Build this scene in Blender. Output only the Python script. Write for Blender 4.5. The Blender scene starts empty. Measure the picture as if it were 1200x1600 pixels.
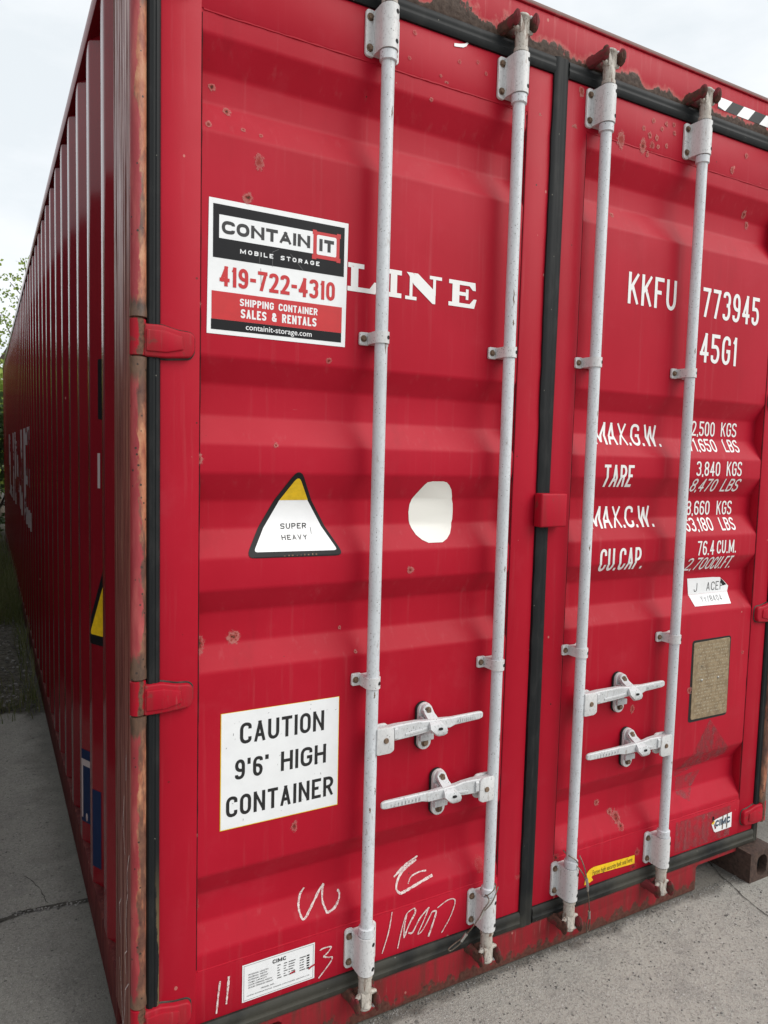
import bpy, bmesh, math, random
from mathutils import Vector, Matrix
R_ = math.radians
SC = bpy.context.scene
COL = SC.collection
random.seed(7)
GZ = -0.058            # ground level

# ------------------------------------------------------------------ camera
cam = bpy.data.objects.new('camera', bpy.data.cameras.new('camera'))
COL.objects.link(cam); SC.camera = cam
cam.data.sensor_fit = 'VERTICAL'; cam.data.sensor_height = 36.0
cam.data.sensor_width = 27.0
cam.data.lens = 1135.66 * 36.0 / 1600.0
cam.data.clip_start = 0.05; cam.data.clip_end = 2000
yaw, pit, rol = R_(28.88774406), R_(-4.47549547), R_(1.49594951)
f = Vector((math.sin(yaw) * math.cos(pit), math.cos(yaw) * math.cos(pit), math.sin(pit)))
r = Vector((math.cos(yaw), -math.sin(yaw), 0)); u = r.cross(f)
r2 = math.cos(rol) * r + math.sin(rol) * u; u2 = -math.sin(rol) * r + math.cos(rol) * u
m = Matrix((r2, u2, -f)).transposed().to_4x4(); m.translation = Vector((-0.299, -1.738, 1.574))
cam.matrix_world = m

# ------------------------------------------------------------------ world + sun
SUN_EL, SUN_AZ = R_(41), R_(139)      # azimuth measured from +Y towards +X
w = bpy.data.worlds.new('World'); SC.world = w; w.use_nodes = True
nt = w.node_tree; nt.nodes.clear()
def N(t, **k):
    n = nt.nodes.new(t)
    for a, b in k.items(): setattr(n, a, b)
    return n
out = N('ShaderNodeOutputWorld'); bg = N('ShaderNodeBackground'); nt.links.new(bg.outputs[0], out.inputs[0])
sky = N('ShaderNodeTexSky', sky_type='NISHITA'); sky.sun_disc = False
sky.sun_elevation = SUN_EL; sky.sun_rotation = SUN_AZ
tc = N('ShaderNodeTexCoord'); mp = N('ShaderNodeMapping'); mp.inputs['Scale'].default_value = (1.3, 1.3, 3.2)
nt.links.new(tc.outputs['Generated'], mp.inputs[0])
n1 = N('ShaderNodeTexNoise'); n1.inputs['Scale'].default_value = 2.2; n1.inputs['Detail'].default_value = 7; n1.inputs['Roughness'].default_value = 0.55
nt.links.new(mp.outputs[0], n1.inputs['Vector'])
cr = N('ShaderNodeValToRGB'); e = cr.color_ramp.elements
e[0].position = 0.36; e[0].color = (9.2, 9.75, 10.1, 1); e[1].position = 0.62; e[1].color = (11.3, 11.5, 11.7, 1)
nt.links.new(n1.outputs[0], cr.inputs[0])
mx = N('ShaderNodeMix', data_type='RGBA'); mx.inputs[0].default_value = 0.90
nt.links.new(sky.outputs[0], mx.inputs[6]); nt.links.new(cr.outputs[0], mx.inputs[7])
nt.links.new(mx.outputs[2], bg.inputs[0]); bg.inputs[1].default_value = 0.1

sd = bpy.data.lights.new('sun', 'SUN'); sd.energy = 2.4; sd.angle = R_(46); sd.color = (1.0, 0.965, 0.91)
sun = bpy.data.objects.new('sun', sd); COL.objects.link(sun)
sdir = Vector((math.sin(SUN_AZ) * math.cos(SUN_EL), math.cos(SUN_AZ) * math.cos(SUN_EL), math.sin(SUN_EL)))
sun.rotation_euler = sdir.to_track_quat('Z', 'Y').to_euler(); sun.location = (6, -6, 9)

SC.view_settings.view_transform = 'Standard'; SC.view_settings.look = 'None'
SC.view_settings.exposure = 0.0; SC.view_settings.gamma = 1.0

# ------------------------------------------------------------------ materials
class MatB:
    def __init__(s, name, rough=0.5, metal=0.0, spec=0.5):
        s.m = bpy.data.materials.new(name); s.m.use_nodes = True
        s.t = s.m.node_tree; s.t.nodes.clear()
        s.o = s.n('ShaderNodeOutputMaterial'); s.b = s.n('ShaderNodeBsdfPrincipled')
        s.l(s.b.outputs[0], s.o.inputs[0])
        s.b.inputs['Roughness'].default_value = rough; s.b.inputs['Metallic'].default_value = metal
        s.b.inputs['Specular IOR Level'].default_value = spec
        s.pos = s.n('ShaderNodeNewGeometry').outputs['Position']
    def n(s, t, **k):
        x = s.t.nodes.new(t)
        for a, b in k.items(): setattr(x, a, b)
        return x
    def l(s, a, b): s.t.links.new(a, b)
    def noise(s, scale, detail=4, rough=0.55, sc=(1, 1, 1), off=(0, 0, 0)):
        mp = s.n('ShaderNodeMapping'); mp.inputs['Scale'].default_value = sc; mp.inputs['Location'].default_value = off
        s.l(s.pos, mp.inputs[0]); x = s.n('ShaderNodeTexNoise'); x.inputs['Scale'].default_value = scale
        x.inputs['Detail'].default_value = detail; x.inputs['Roughness'].default_value = rough
        s.l(mp.outputs[0], x.inputs['Vector']); return x.outputs[0]
    def vor(s, scale, sc=(1, 1, 1), rnd=1.0):
        mp = s.n('ShaderNodeMapping'); mp.inputs['Scale'].default_value = sc
        s.l(s.pos, mp.inputs[0]); x = s.n('ShaderNodeTexVoronoi'); x.inputs['Scale'].default_value = scale
        x.inputs['Randomness'].default_value = rnd
        s.l(mp.outputs[0], x.inputs['Vector']); return x
    def math(s, op, a, b=0.0, c=None):
        x = s.n('ShaderNodeMath', operation=op)
        for i, v in enumerate((a, b) if c is None else (a, b, c)):
            if isinstance(v, (int, float)): x.inputs[i].default_value = v
            else: s.l(v, x.inputs[i])
        return x.outputs[0]
    def step(s, v, a, b):      # smooth 0..1 between a and b
        x = s.n('ShaderNodeMapRange', interpolation_type='SMOOTHSTEP')
        s.l(v, x.inputs[0]); x.inputs[1].default_value = a; x.inputs[2].default_value = b
        return x.outputs[0]
    def mix(s, f, a, b):
        x = s.n('ShaderNodeMix', data_type='RGBA')
        if isinstance(f, (int, float)): x.inputs[0].default_value = f
        else: s.l(f, x.inputs[0])
        for i, v in ((6, a), (7, b)):
            if isinstance(v, tuple): x.inputs[i].default_value = (*v, 1)
            else: s.l(v, x.inputs[i])
        return x.outputs[2]
    def ramp(s, v, stops):
        x = s.n('ShaderNodeValToRGB'); el = x.color_ramp.elements
        while len(el) < len(stops): el.new(0.5)
        for q, (p, c) in zip(el, stops): q.position = p; q.color = (*c, 1)
        s.l(v, x.inputs[0]); return x.outputs[0]
    def sep(s, ax):
        x = s.n('ShaderNodeSeparateXYZ'); s.l(s.pos, x.inputs[0]); return x.outputs[ax]
    def col(s, c):
        if isinstance(c, tuple): s.b.inputs['Base Color'].default_value = (*c, 1)
        else: s.l(c, s.b.inputs['Base Color'])
        return s
    def rough(s, v): s.l(v, s.b.inputs['Roughness']); return s
    def bump(s, h, strength=0.3, dist=0.002):
        x = s.n('ShaderNodeBump'); x.inputs['Strength'].default_value = strength; x.inputs['Distance'].default_value = dist
        s.l(h, x.inputs['Height']); s.l(x.outputs[0], s.b.inputs['Normal']); return s
    def alpha(s, v): s.l(v, s.b.inputs['Alpha']); return s

def clampm(M, v): return M.math('MINIMUM', M.math('MAXIMUM', v, 0.0), 1.0)

RED, RED2, PINK = (0.36, 0.006, 0.019), (0.415, 0.010, 0.027), (0.45, 0.055, 0.075)
RUST, RUSTD, RUSTO = (0.10, 0.040, 0.022), (0.035, 0.020, 0.014), (0.36, 0.12, 0.055)

def red_paint(name, rough=0.42, dirt=0.0, wear=1.0, spec=0.13, base=RED, base2=RED2, bstr=0.10):
    M = MatB(name, rough, spec=spec)
    c = M.mix(M.step(M.noise(1.6, 5), 0.35, 0.7), base, base2)
    fade = M.math('MULTIPLY', M.step(M.noise(6, 6, 0.65), 0.52, 0.8), 0.22 * wear)
    c = M.mix(fade, c, PINK)
    # rain streaks running down
    st = M.math('MULTIPLY', M.step(M.noise(14, 5, 0.6, (3.5, 3.5, 0.16)), 0.55, 0.78), 0.20 * wear)
    c = M.mix(st, c, (0.44, 0.10, 0.11))
    if dirt:
        d = M.math('MULTIPLY', M.step(M.noise(9, 6, 0.65, (3, 3, 0.35)), 0.40, 0.70), dirt)
        c = M.mix(d, c, (0.145, 0.035, 0.03))
        d2 = M.math('MULTIPLY', M.step(M.noise(26, 5, 0.6, (3, 3, 0.25)), 0.60, 0.78), dirt)
        c = M.mix(d2, c, (0.34, 0.17, 0.15))
    dk = M.math('MULTIPLY', M.step(M.noise(5, 7, 0.68, (2.2, 2.2, 0.30), (4, 2, 9)), 0.54, 0.80), 0.42 * wear)
    c = M.mix(dk, c, (0.25, 0.010, 0.018))
    sc = M.math('MULTIPLY', M.step(M.noise(1, 4, 0.75, (9, 9, 170), (1, 5, 3)), 0.70, 0.74), M.step(M.noise(3.1, 2), 0.52, 0.60))
    c = M.mix(M.math('MULTIPLY', sc, 0.35 * wear), c, (0.50, 0.14, 0.15))
    # small dark specks and tiny pale chips
    v = M.vor(34); rnd = M.n('ShaderNodeSeparateColor'); M.l(v.outputs['Color'], rnd.inputs[0])
    sp = M.math('MULTIPLY', M.math('LESS_THAN', v.outputs['Distance'], M.math('MULTIPLY', rnd.outputs[1], 0.095)), M.math('GREATER_THAN', rnd.outputs[0], 0.80))
    sp = M.math('MULTIPLY', sp, M.step(M.noise(2.3, 2), 0.40, 0.55))
    c = M.mix(sp, c, RUSTD)
    v2 = M.vor(21, (1, 1, 0.8)); r2_ = M.n('ShaderNodeSeparateColor'); M.l(v2.outputs['Color'], r2_.inputs[0])
    ch = M.math('MULTIPLY', M.math('LESS_THAN', v2.outputs['Distance'], M.math('MULTIPLY', r2_.outputs[2], 0.10)), M.math('GREATER_THAN', r2_.outputs[1], 0.93))
    c = M.mix(M.math('MULTIPLY', ch, 0.7), c, (0.50, 0.20, 0.17))
    M.col(c)
    M.rough(M.math('MULTIPLY_ADD', M.noise(7, 4), 0.14, rough - 0.07))
    M.bump(M.noise(11, 3), bstr, 0.004)
    return M

MT = {}
MT['door_paint'] = red_paint('door_red_paint', 0.42).m
MT['shaded_wall_paint'] = red_paint('side_red_shaded_paint', 0.13, wear=0.3, spec=0.16, base=(0.17, 0.006, 0.012), base2=(0.20, 0.008, 0.014), bstr=0.03).m  # same red as the doors, base darkened to carry the side's shade
_w = MT['shaded_wall_paint'].node_tree.nodes['Principled BSDF']; _w.inputs['Coat Weight'].default_value = 0.0; _w.inputs['Coat Roughness'].default_value = 0.05; _w.inputs['Coat IOR'].default_value = 1.45
MT['shaded_rail_paint'] = red_paint('bottom_rail_shaded_paint', 0.6, dirt=0.9, base=(0.06, 0.012, 0.012), base2=(0.09, 0.014, 0.016)).m  # dirty red, base darkened further to paint in the passage's shade
def sill_mat():
    M = red_paint('sill_red_paint', 0.55, dirt=0.85, base=(0.27, 0.016, 0.024), base2=(0.34, 0.022, 0.032))
    c = M.b.inputs['Base Color'].links[0].from_socket
    n = M.noise(16, 6, 0.65, (1, 1, 0.7)); n2 = M.noise(80, 4, 0.6)
    low = M.step(M.math('SUBTRACT', M.sep(2), M.math('MULTIPLY', M.step(n, 0.38, 0.72), 0.055)), -0.036, -0.052)
    c = M.mix(M.math('MULTIPLY', low, 0.85), c, M.ramp(n2, [(0.3, (0.045, 0.026, 0.020)), (0.7, (0.13, 0.075, 0.055))]))
    hi = M.math('MULTIPLY', M.step(M.math('ADD', M.sep(2), M.math('MULTIPLY', n, 0.03)), 0.062, 0.078), 0.6)
    c = M.mix(hi, c, (0.055, 0.040, 0.034))
    M.col(c); return M.m
MT['sill_paint'] = sill_mat()
def hinge_mat():
    M = red_paint('hinge_red_paint', 0.45, dirt=0.40)
    c = M.b.inputs['Base Color'].links[0].from_socket; x = M.sep(0); n = M.noise(34, 5, 0.65, (1, 1, 0.6)); n2 = M.noise(110, 4, 0.6)
    a = M.math('ABSOLUTE', M.math('SUBTRACT', M.math('ABSOLUTE', M.math('SUBTRACT', x, 1.2225)), 1.2065))
    k = M.step(M.math('ADD', a, M.math('MULTIPLY', M.math('SUBTRACT', n, 0.5), 0.035)), 0.0085, 0.004)
    c = M.mix(k, c, M.ramp(n2, [(0.3, (0.05, 0.03, 0.02)), (0.7, (0.18, 0.09, 0.06))]))
    c = M.mix(M.math('MULTIPLY', M.step(M.noise(20, 5, 0.65), 0.60, 0.68), 0.6), c, (0.13, 0.05, 0.038))
    M.col(c); return M.m
MT['hinge_paint'] = hinge_mat()

def header_mat():
    M = red_paint('header_red_paint', 0.45, wear=1.6)
    c = M.b.inputs['Base Color'].links[0].from_socket
    z = M.sep(2); x = M.sep(0)
    n = M.noise(9, 7, 0.62, (1, 1, 0.6)); n2 = M.noise(70, 4, 0.6)
    hgt = M.math('MULTIPLY_ADD', M.step(n, 0.36, 0.68), 0.060, 0.006)
    hgt = M.math('MULTIPLY', hgt, M.math('MULTIPLY_ADD', M.step(x, 1.3, 0.75), 0.75, 0.62))
    hgt = M.math('ADD', hgt, M.math('MULTIPLY', n2, 0.012))
    d = M.math('SUBTRACT', M.math('SUBTRACT', z, 2.756), hgt)
    ru = M.step(d, 0.004, -0.004); ha = M.step(d, 0.020, -0.002)
    c = M.mix(M.math('MULTIPLY', ha, 0.6), c, (0.50, 0.16, 0.14))
    rc = M.ramp(n2, [(0.35, RUSTD), (0.62, (0.085, 0.058, 0.045))])
    c = M.mix(ru, c, rc)
    pale = M.math('MULTIPLY', M.step(M.noise(1, 5, 0.65, (60, 60, 5)), 0.54, 0.70), 0.30)
    c = M.mix(M.math('MULTIPLY', pale, M.math('SUBTRACT', 1.0, ru)), c, (0.50, 0.15, 0.15))
    rim = M.step(z, 2.872, 2.879); c = M.mix(M.math('MULTIPLY', rim, 0.85), c, (0.16, 0.13, 0.115))
    M.col(c); M.bump(M.math('MULTIPLY', M.math('ADD', n2, 0.5), ru), 0.35, 0.004)
    return M.m
MT['header_paint'] = header_mat()

def post_side():
    M = MatB('weathered_post_side', 0.36)
    st = M.noise(1.0, 7, 0.68, (1, 95, 1.7)); st2 = M.noise(1.0, 5, 0.6, (1, 210, 3.2), (3, 1, 0)); z = M.sep(2)
    c = M.ramp(st, [(0.34, (0.030, 0.018, 0.015)), (0.44, (0.12, 0.040, 0.034)), (0.52, (0.22, 0.055, 0.045)), (0.66, (0.34, 0.17, 0.11))])
    c = M.mix(M.math('MULTIPLY', M.step(st2, 0.60, 0.66), 0.8), c, (0.46, 0.28, 0.19))
    M.col(c); gl = M.step(st, 0.44, 0.53)
    M.l(M.math('MULTIPLY_ADD', gl, 0.50, 0.01), M.b.inputs['Specular IOR Level'])
    M.rough(M.math('MULTIPLY_ADD', gl, -0.50, 0.85)); M.bump(st, 0.35, 0.0015); return M.m
MT['post_side'] = post_side()

def post_tube():
    M = MatB('rusty_post_edge', 0.5)
    n = M.noise(1, 6, 0.6, (30, 30, 5)); n2 = M.noise(45, 5, 0.65, (1, 1, 0.5)); x = M.sep(0)
    c = M.mix(M.step(n, 0.4, 0.7), (0.27, 0.022, 0.030), (0.40, 0.075, 0.07))
    big = M.noise(1.0, 7, 0.72, (14, 14, 4.5), (0, 0, 1.3)); big2 = M.noise(1.0, 6, 0.7, (10, 10, 2.2), (4, 0, 3.3))
    side = M.step(M.math('ADD', x, M.math('MULTIPLY', M.math('SUBTRACT', big, 0.5), 0.080)), 0.008, 0.013)
    ora = M.ramp(n2, [(0.30, (0.22, 0.06, 0.035)), (0.5, (0.40, 0.15, 0.075)), (0.7, (0.50, 0.26, 0.14))])
    brn = M.ramp(n2, [(0.32, (0.045, 0.026, 0.018)), (0.52, (0.12, 0.062, 0.038)), (0.72, (0.26, 0.13, 0.07))])
    c = M.mix(M.math('MULTIPLY', side, 0.9), c, M.mix(M.step(big2, 0.44, 0.54), ora, brn))
    c = M.mix(M.step(big2, 0.64, 0.68), c, brn)
    near = None; z = M.sep(2)
    for zc in (1.826, .991, .178, 2.643):
        q = M.math('ABSOLUTE', M.math('SUBTRACT', z, zc)); near = q if near is None else M.math('MINIMUM', near, q)
    near = M.math('SUBTRACT', near, M.math('MULTIPLY', n, 0.16)); nm = M.step(near, 0.022, -0.005)
    c = M.mix(nm, c, M.ramp(n2, [(0.3, (0.045, 0.026, 0.018)), (0.7, (0.17, 0.090, 0.055))]))
    v = M.vor(48); c = M.mix(M.math('LESS_THAN', v.outputs['Distance'], 0.13), c, RUSTD)
    M.col(c); M.bump(n2, 0.5, 0.003); return M.m
MT['post_tube'] = post_tube()

def rubber():
    M = MatB('black_rubber', 0.6, spec=0.25)
    n = M.noise(30, 5, 0.6, (1, 1, 0.4)); n2 = M.noise(5, 5)
    c = M.mix(M.step(n, 0.45, 0.8), (0.0075, 0.009, 0.010), (0.020, 0.021, 0.021))
    low = M.math('MULTIPLY', M.step(M.sep(2), 0.20, 0.06), M.step(n2, 0.30, 0.65))
    c = M.mix(M.math('MULTIPLY', low, 0.55), c, (0.10, 0.095, 0.075))
    gx = M.math('SUBTRACT', M.sep(0), M.math('MULTIPLY', M.math('SUBTRACT', M.noise(13, 6, 0.7, (1, 1, 0.6)), 0.5), 0.05))
    ge = M.math('MULTIPLY', M.math('MULTIPLY', M.step(gx, 0.0530, 0.0570), M.step(M.sep(0), 0.0640, 0.0625)), M.step(M.sep(2), 0.62, 0.35))
    c = M.mix(ge, c, (0.13, 0.095, 0.05))
    v = M.vor(60); rr = M.n('ShaderNodeSeparateColor'); M.l(v.outputs['Color'], rr.inputs[0])
    dot = M.math('MULTIPLY', M.math('LESS_THAN', v.outputs['Distance'], 0.10), M.math('GREATER_THAN', rr.outputs[0], 0.93))
    c = M.mix(M.math('MULTIPLY', dot, 0.7), c, (0.25, 0.24, 0.20))
    M.col(c); M.bump(n, 0.2, 0.001); return M.m
MT['rubber'] = rubber()

def bar_metal(name, base, dark, dirt):
    M = MatB(name, 0.42, metal=0.0, spec=0.5)
    n = M.noise(190, 3, 0.7, (1, 1, 0.6)); n2 = M.noise(9, 5, 0.6, (1, 1, 0.35)); n3 = M.noise(38, 4, 0.6, (2.5, 2.5, 0.55))
    c = M.mix(M.step(n2, 0.4, 0.72), base, tuple(b * 0.82 for b in base))
    c = M.mix(M.math('MULTIPLY', M.step(n, 0.50, 0.68), 0.55), c, dark)
    v = M.vor(150); rr = M.n('ShaderNodeSeparateColor'); M.l(v.outputs['Color'], rr.inputs[0])
    dot = M.math('MULTIPLY', M.math('LESS_THAN', v.outputs['Distance'], 0.22), M.math('GREATER_THAN', rr.outputs[0], 0.80))
    c = M.mix(M.math('MULTIPLY', dot, 0.75), c, (0.10, 0.095, 0.09))
    c = M.mix(M.math('MULTIPLY', M.step(n3, 0.63 if dirt < .9 else 0.52, 0.72), dirt), c, (0.20, 0.14, 0.10) if dirt < .9 else (0.15, 0.075, 0.045))
    M.col(c); M.bump(n, 0.18, 0.0012); M.rough(M.math('MULTIPLY_ADD', n2, 0.3, 0.28)); return M.m
MT['bar'] = bar_metal('galvanised_grey_paint', (0.60, 0.625, 0.65), (0.36, 0.37, 0.38), 0.4)
MT['bracket'] = bar_metal('worn_white_paint', (0.64, 0.64, 0.64), (0.36, 0.36, 0.36), 0.6)
MT['cam_metal'] = bar_metal('weathered_cam_paint', (0.46, 0.425, 0.375), (0.20, 0.17, 0.14), 1.0)
MT['handle_metal'] = bar_metal('handle_grey_metal', (0.58, 0.59, 0.60), (0.30, 0.30, 0.30), 0.5)

def rusty(name, a, b, red=0.0):
    M = MatB(name, 0.75, spec=0.3); n = M.noise(70, 6, 0.65)
    c = M.ramp(n, [(0.3, a), (0.7, b)])
    if red: c = M.mix(M.step(M.noise(24, 4), 0.62 - red, 0.70 - red), c, (0.16, 0.022, 0.026))
    M.col(c); M.bump(n, 0.6, 0.003); return M.m
MT['rust'] = rusty('rusted_steel', RUSTD, (0.13, 0.06, 0.035))
MT['keeper'] = rusty('rusty_red_keeper', RUSTD, (0.13, 0.05, 0.035), 0.15)
MT['casting'] = rusty('weathered_casting', (0.030, 0.020, 0.017), (0.095, 0.058, 0.045))
MT['bolt'] = rusty('rusty_bolt', (0.06, 0.038, 0.026), (0.26, 0.18, 0.12))
def flat(name, c, rough=0.5, metal=0.0, spec=0.5, var=0.06, scale=30):
    M = MatB(name, rough, metal, spec); n = M.noise(scale, 5, 0.6)
    M.col(M.mix(M.step(n, 0.3, 0.75), c, tuple(max(0, q * (1 - var * 2.5)) for q in c))); return M.m
MT['seam'] = flat('seam_grime', (0.085, 0.016, 0.018), 0.8, spec=0.1, var=0.25, scale=20)
MT['dark'] = flat('dark_hole', (0.006, 0.006, 0.006), 0.8)
MT['st_white'] = flat('sticker_white', (0.80, 0.81, 0.82), 0.35, var=0.03, scale=14)
MT['st_black'] = flat('sticker_black', (0.010, 0.010, 0.012), 0.4, spec=0.2, var=0.1, scale=12)
MT['st_grey'] = flat('sticker_dark_grey', (0.014, 0.015, 0.016), 0.5, spec=0.2, var=0.1)
MT['st_red'] = flat('sticker_red', (0.52, 0.012, 0.016), 0.35, var=0.04)
MT['st_yellow'] = flat('sticker_yellow', (0.88, 0.56, 0.012), 0.4, var=0.08, scale=60)
MT['st_blue'] = flat('sticker_blue', (0.006, 0.018, 0.065), 0.5, spec=0.2)
MT['ink'] = flat('printed_black', (0.014, 0.014, 0.015), 0.45)
MT['ink_grey'] = flat('printed_grey', (0.16, 0.16, 0.16), 0.5, var=0.2, scale=300)
MT['ink_blue'] = flat('printed_dark_blue', (0.04, 0.065, 0.10), 0.5)
def white_letter(name, c, wearlo=0.66):
    M = MatB(name, 0.45); n = M.noise(24, 6, 0.65)
    M.col(M.mix(M.step(n, wearlo - .03, wearlo + .06), c, (0.50, 0.17, 0.16))); return M.m
MT['letter'] = white_letter('white_lettering', (0.76, 0.76, 0.75))
MT['disc'] = white_letter('off_white_sticker', (0.72, 0.71, 0.66), 0.72)
def side_letter():
    M = MatB('worn_side_lettering', 0.4); n = M.noise(6, 5, 0.6)
    M.col(M.mix(M.step(n, 0.55, 0.75), (0.42, 0.35, 0.35), (0.24, 0.12, 0.13)))
    y = M.sep(1); gone = M.math('MULTIPLY', M.step(M.noise(1, 5, 0.65, (1, 3.2, 2.4), (0, 2, 5)), 0.50, 0.58), M.step(y, 2.0, 3.0))
    M.alpha(M.math('SUBTRACT', 1.0, M.math('MULTIPLY', gone, 0.9))); return M.m
MT['side_letter'] = side_letter()
def chalk():
    M = MatB('white_chalk', 0.9, spec=0.1); M.col((0.72, 0.62, 0.60)); n = M.noise(320, 3, 0.7); n2 = M.noise(60, 3)
    M.alpha(M.math('MULTIPLY_ADD', M.step(M.math('ADD', n, M.math('MULTIPLY', n2, 0.5)), 0.55, 0.85), 0.75, 0.25)); return M.m
MT['chalk'] = chalk()
def ghost():
    M = MatB('sticker_residue', 0.6); M.col(M.mix(M.noise(40, 4), (0.23, 0.055, 0.06), (0.28, 0.075, 0.08)))
    n = M.noise(26, 6, 0.65); n2 = M.noise(1, 3, 0.5, (55, 55, 10))
    M.alpha(M.math('MULTIPLY', M.step(n, 0.28, 0.62), M.math('MULTIPLY_ADD', M.step(n2, 0.40, 0.62), 0.35, 0.30))); return M.m
MT['ghost'] = ghost()
def plate_mat():
    M = MatB('tarnished_plate', 0.6); n = M.noise(45, 5, 0.65); n2 = M.noise(12, 5)
    c = M.mix(M.step(n, 0.35, 0.7), (0.19, 0.135, 0.075), (0.31, 0.235, 0.14))
    M.col(M.mix(M.step(n2, 0.55, 0.75), c, (0.13, 0.09, 0.055))); M.bump(n, 0.3, 0.001); return M.m
MT['plate'] = plate_mat()
MT['plate_text'] = flat('embossed_text', (0.44, 0.37, 0.26), 0.5, metal=0.2, var=0.25, scale=200)
MT['wire'] = flat('steel_wire', (0.22, 0.19, 0.15), 0.4, metal=0.7, var=0.2, scale=200)
MT['ferrule'] = flat('aluminium_ferrule', (0.42, 0.41, 0.38), 0.4, metal=0.7)

def rustspot():
    M = MatB('rust_spot', 0.85, spec=0.2)
    uv = M.n('ShaderNodeUVMap'); s = M.n('ShaderNodeSeparateXYZ'); M.l(uv.outputs[0], s.inputs[0])
    vc = M.n('ShaderNodeVertexColor'); vc.layer_name = 'kind'
    kc = M.n('ShaderNodeSeparateColor'); M.l(vc.outputs[0], kc.inputs[0])
    x, y = s.outputs[0], s.outputs[1]
    rr = M.math('SQRT', M.math('ADD', M.math('MULTIPLY', x, x), M.math('MULTIPLY', y, y)))
    n = M.noise(120, 5, 0.65); n2 = M.noise(300, 3, 0.6)
    d = M.math('ADD', rr, M.math('MULTIPLY', M.math('SUBTRACT', n, 0.5), 1.5))
    halo = M.math('MULTIPLY', M.math('SUBTRACT', 1.0, M.step(d, 0.50, 0.80)), 0.85)
    core = M.math('SUBTRACT', 1.0, M.step(d, 0.10, 0.30))
    core = M.math('MULTIPLY', core, kc.outputs[0])
    c = M.mix(M.step(d, 0.25, 0.6), (0.36, 0.075, 0.06), (0.52, 0.21, 0.19))
    c = M.mix(core, c, M.ramp(n2, [(0.3, RUSTD), (0.7, (0.12, 0.05, 0.03))]))
    M.col(c)
    M.alpha(M.math('MULTIPLY', halo, M.math('MAXIMUM', core, kc.outputs[1]))); return M.m
MT['rustspot'] = rustspot()

def ground_mat():
    M = MatB('weathered_concrete', 0.92, spec=0.25)
    big = M.noise(0.9, 6, 0.6); mid = M.noise(7, 6, 0.65); fine = M.noise(110, 4, 0.7); gr = M.noise(330, 2, 0.6)
    c = M.mix(M.step(big, 0.35, 0.65), (0.315, 0.305, 0.272), (0.395, 0.382, 0.340))
    c = M.mix(M.math('MULTIPLY', M.step(mid, 0.46, 0.72), 0.45), c, (0.19, 0.184, 0.172))
    c = M.mix(M.math('MULTIPLY', M.step(fine, 0.46, 0.66), 0.6), c, (0.15, 0.145, 0.135))
    c = M.mix(M.math('MULTIPLY', M.step(M.noise(170, 4, 0.75, off=(5, 2, 1)), 0.55, 0.66), 0.75), c, (0.50, 0.49, 0.465))
    c = M.mix(M.math('MULTIPLY', M.step(gr, 0.56, 0.68), 0.6), c, (0.47, 0.46, 0.44))
    v = M.vor(95); rr = M.n('ShaderNodeSeparateColor'); M.l(v.outputs['Color'], rr.inputs[0])
    dot = M.math('MULTIPLY', M.math('LESS_THAN', v.outputs['Distance'], M.math('MULTIPLY', rr.outputs[1], 0.42)), M.math('GREATER_THAN', rr.outputs[0], 0.80))
    c = M.mix(M.math('MULTIPLY', dot, 0.62), c, M.ramp(rr.outputs[2], [(0.45, (0.055, 0.053, 0.05)), (0.55, (0.52, 0.51, 0.485))]))
    scuff = M.noise(3.2, 7, 0.7, (1, 1.6, 1), (2, 7, 0))
    c = M.mix(M.math('MULTIPLY', M.step(scuff, 0.58, 0.72), 0.35), c, (0.43, 0.42, 0.40))
    v2 = M.vor(14); r3 = M.n('ShaderNodeSeparateColor'); M.l(v2.outputs['Color'], r3.inputs[0])
    pit = M.math('MULTIPLY', M.math('LESS_THAN', M.math('ADD', v2.outputs['Distance'], M.math('MULTIPLY', fine, 0.12)), 0.16), M.math('GREATER_THAN', r3.outputs[0], 0.80))
    c = M.mix(M.math('MULTIPLY', pit, 0.65), c, (0.08, 0.077, 0.07))
    # old leaf litter and grit farther back beside the container
    yy = M.sep(1); xx = M.sep(0)
    far = M.step(M.math('ADD', yy, M.math('MULTIPLY', M.math('SUBTRACT', mid, 0.5), 0.5)), 3.05, 3.15)
    lit = M.ramp(M.noise(28, 6, 0.7), [(0.35, (0.03, 0.026, 0.020)), (0.5, (0.085, 0.077, 0.062)), (0.68, (0.17, 0.16, 0.135))])
    c = M.mix(far, c, lit)
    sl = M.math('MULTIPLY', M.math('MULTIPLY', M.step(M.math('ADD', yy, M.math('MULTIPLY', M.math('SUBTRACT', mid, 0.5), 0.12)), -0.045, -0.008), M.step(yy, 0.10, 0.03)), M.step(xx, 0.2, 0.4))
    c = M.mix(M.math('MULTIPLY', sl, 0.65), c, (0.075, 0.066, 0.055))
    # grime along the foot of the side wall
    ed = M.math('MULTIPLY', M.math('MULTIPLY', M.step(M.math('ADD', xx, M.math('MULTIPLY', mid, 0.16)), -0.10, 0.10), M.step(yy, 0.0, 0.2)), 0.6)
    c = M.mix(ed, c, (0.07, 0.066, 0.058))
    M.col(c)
    h = M.math('ADD', M.math('MULTIPLY', fine, 0.6), M.math('ADD', M.math('MULTIPLY', mid, 0.9), M.math('MULTIPLY', dot, 0.35)))
    h = M.math('SUBTRACT', h, M.math('MULTIPLY', pit, 0.5))
    M.bump(M.math('ADD', h, M.math('MULTIPLY', gr, 0.4)), 1.0, 0.008); return M.m
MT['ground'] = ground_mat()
def stone_mat(name, a, b):
    M = MatB(name, 0.95, spec=0.2); n = M.noise(60, 3, 0.6); n2 = M.noise(17, 2)
    c = M.mix(M.step(n2, 0.35, 0.65), a, b); M.col(M.mix(M.step(n, 0.5, 0.8), c, tuple(q * 0.6 for q in a))); M.bump(n, 0.5, 0.003); return M.m
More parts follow.
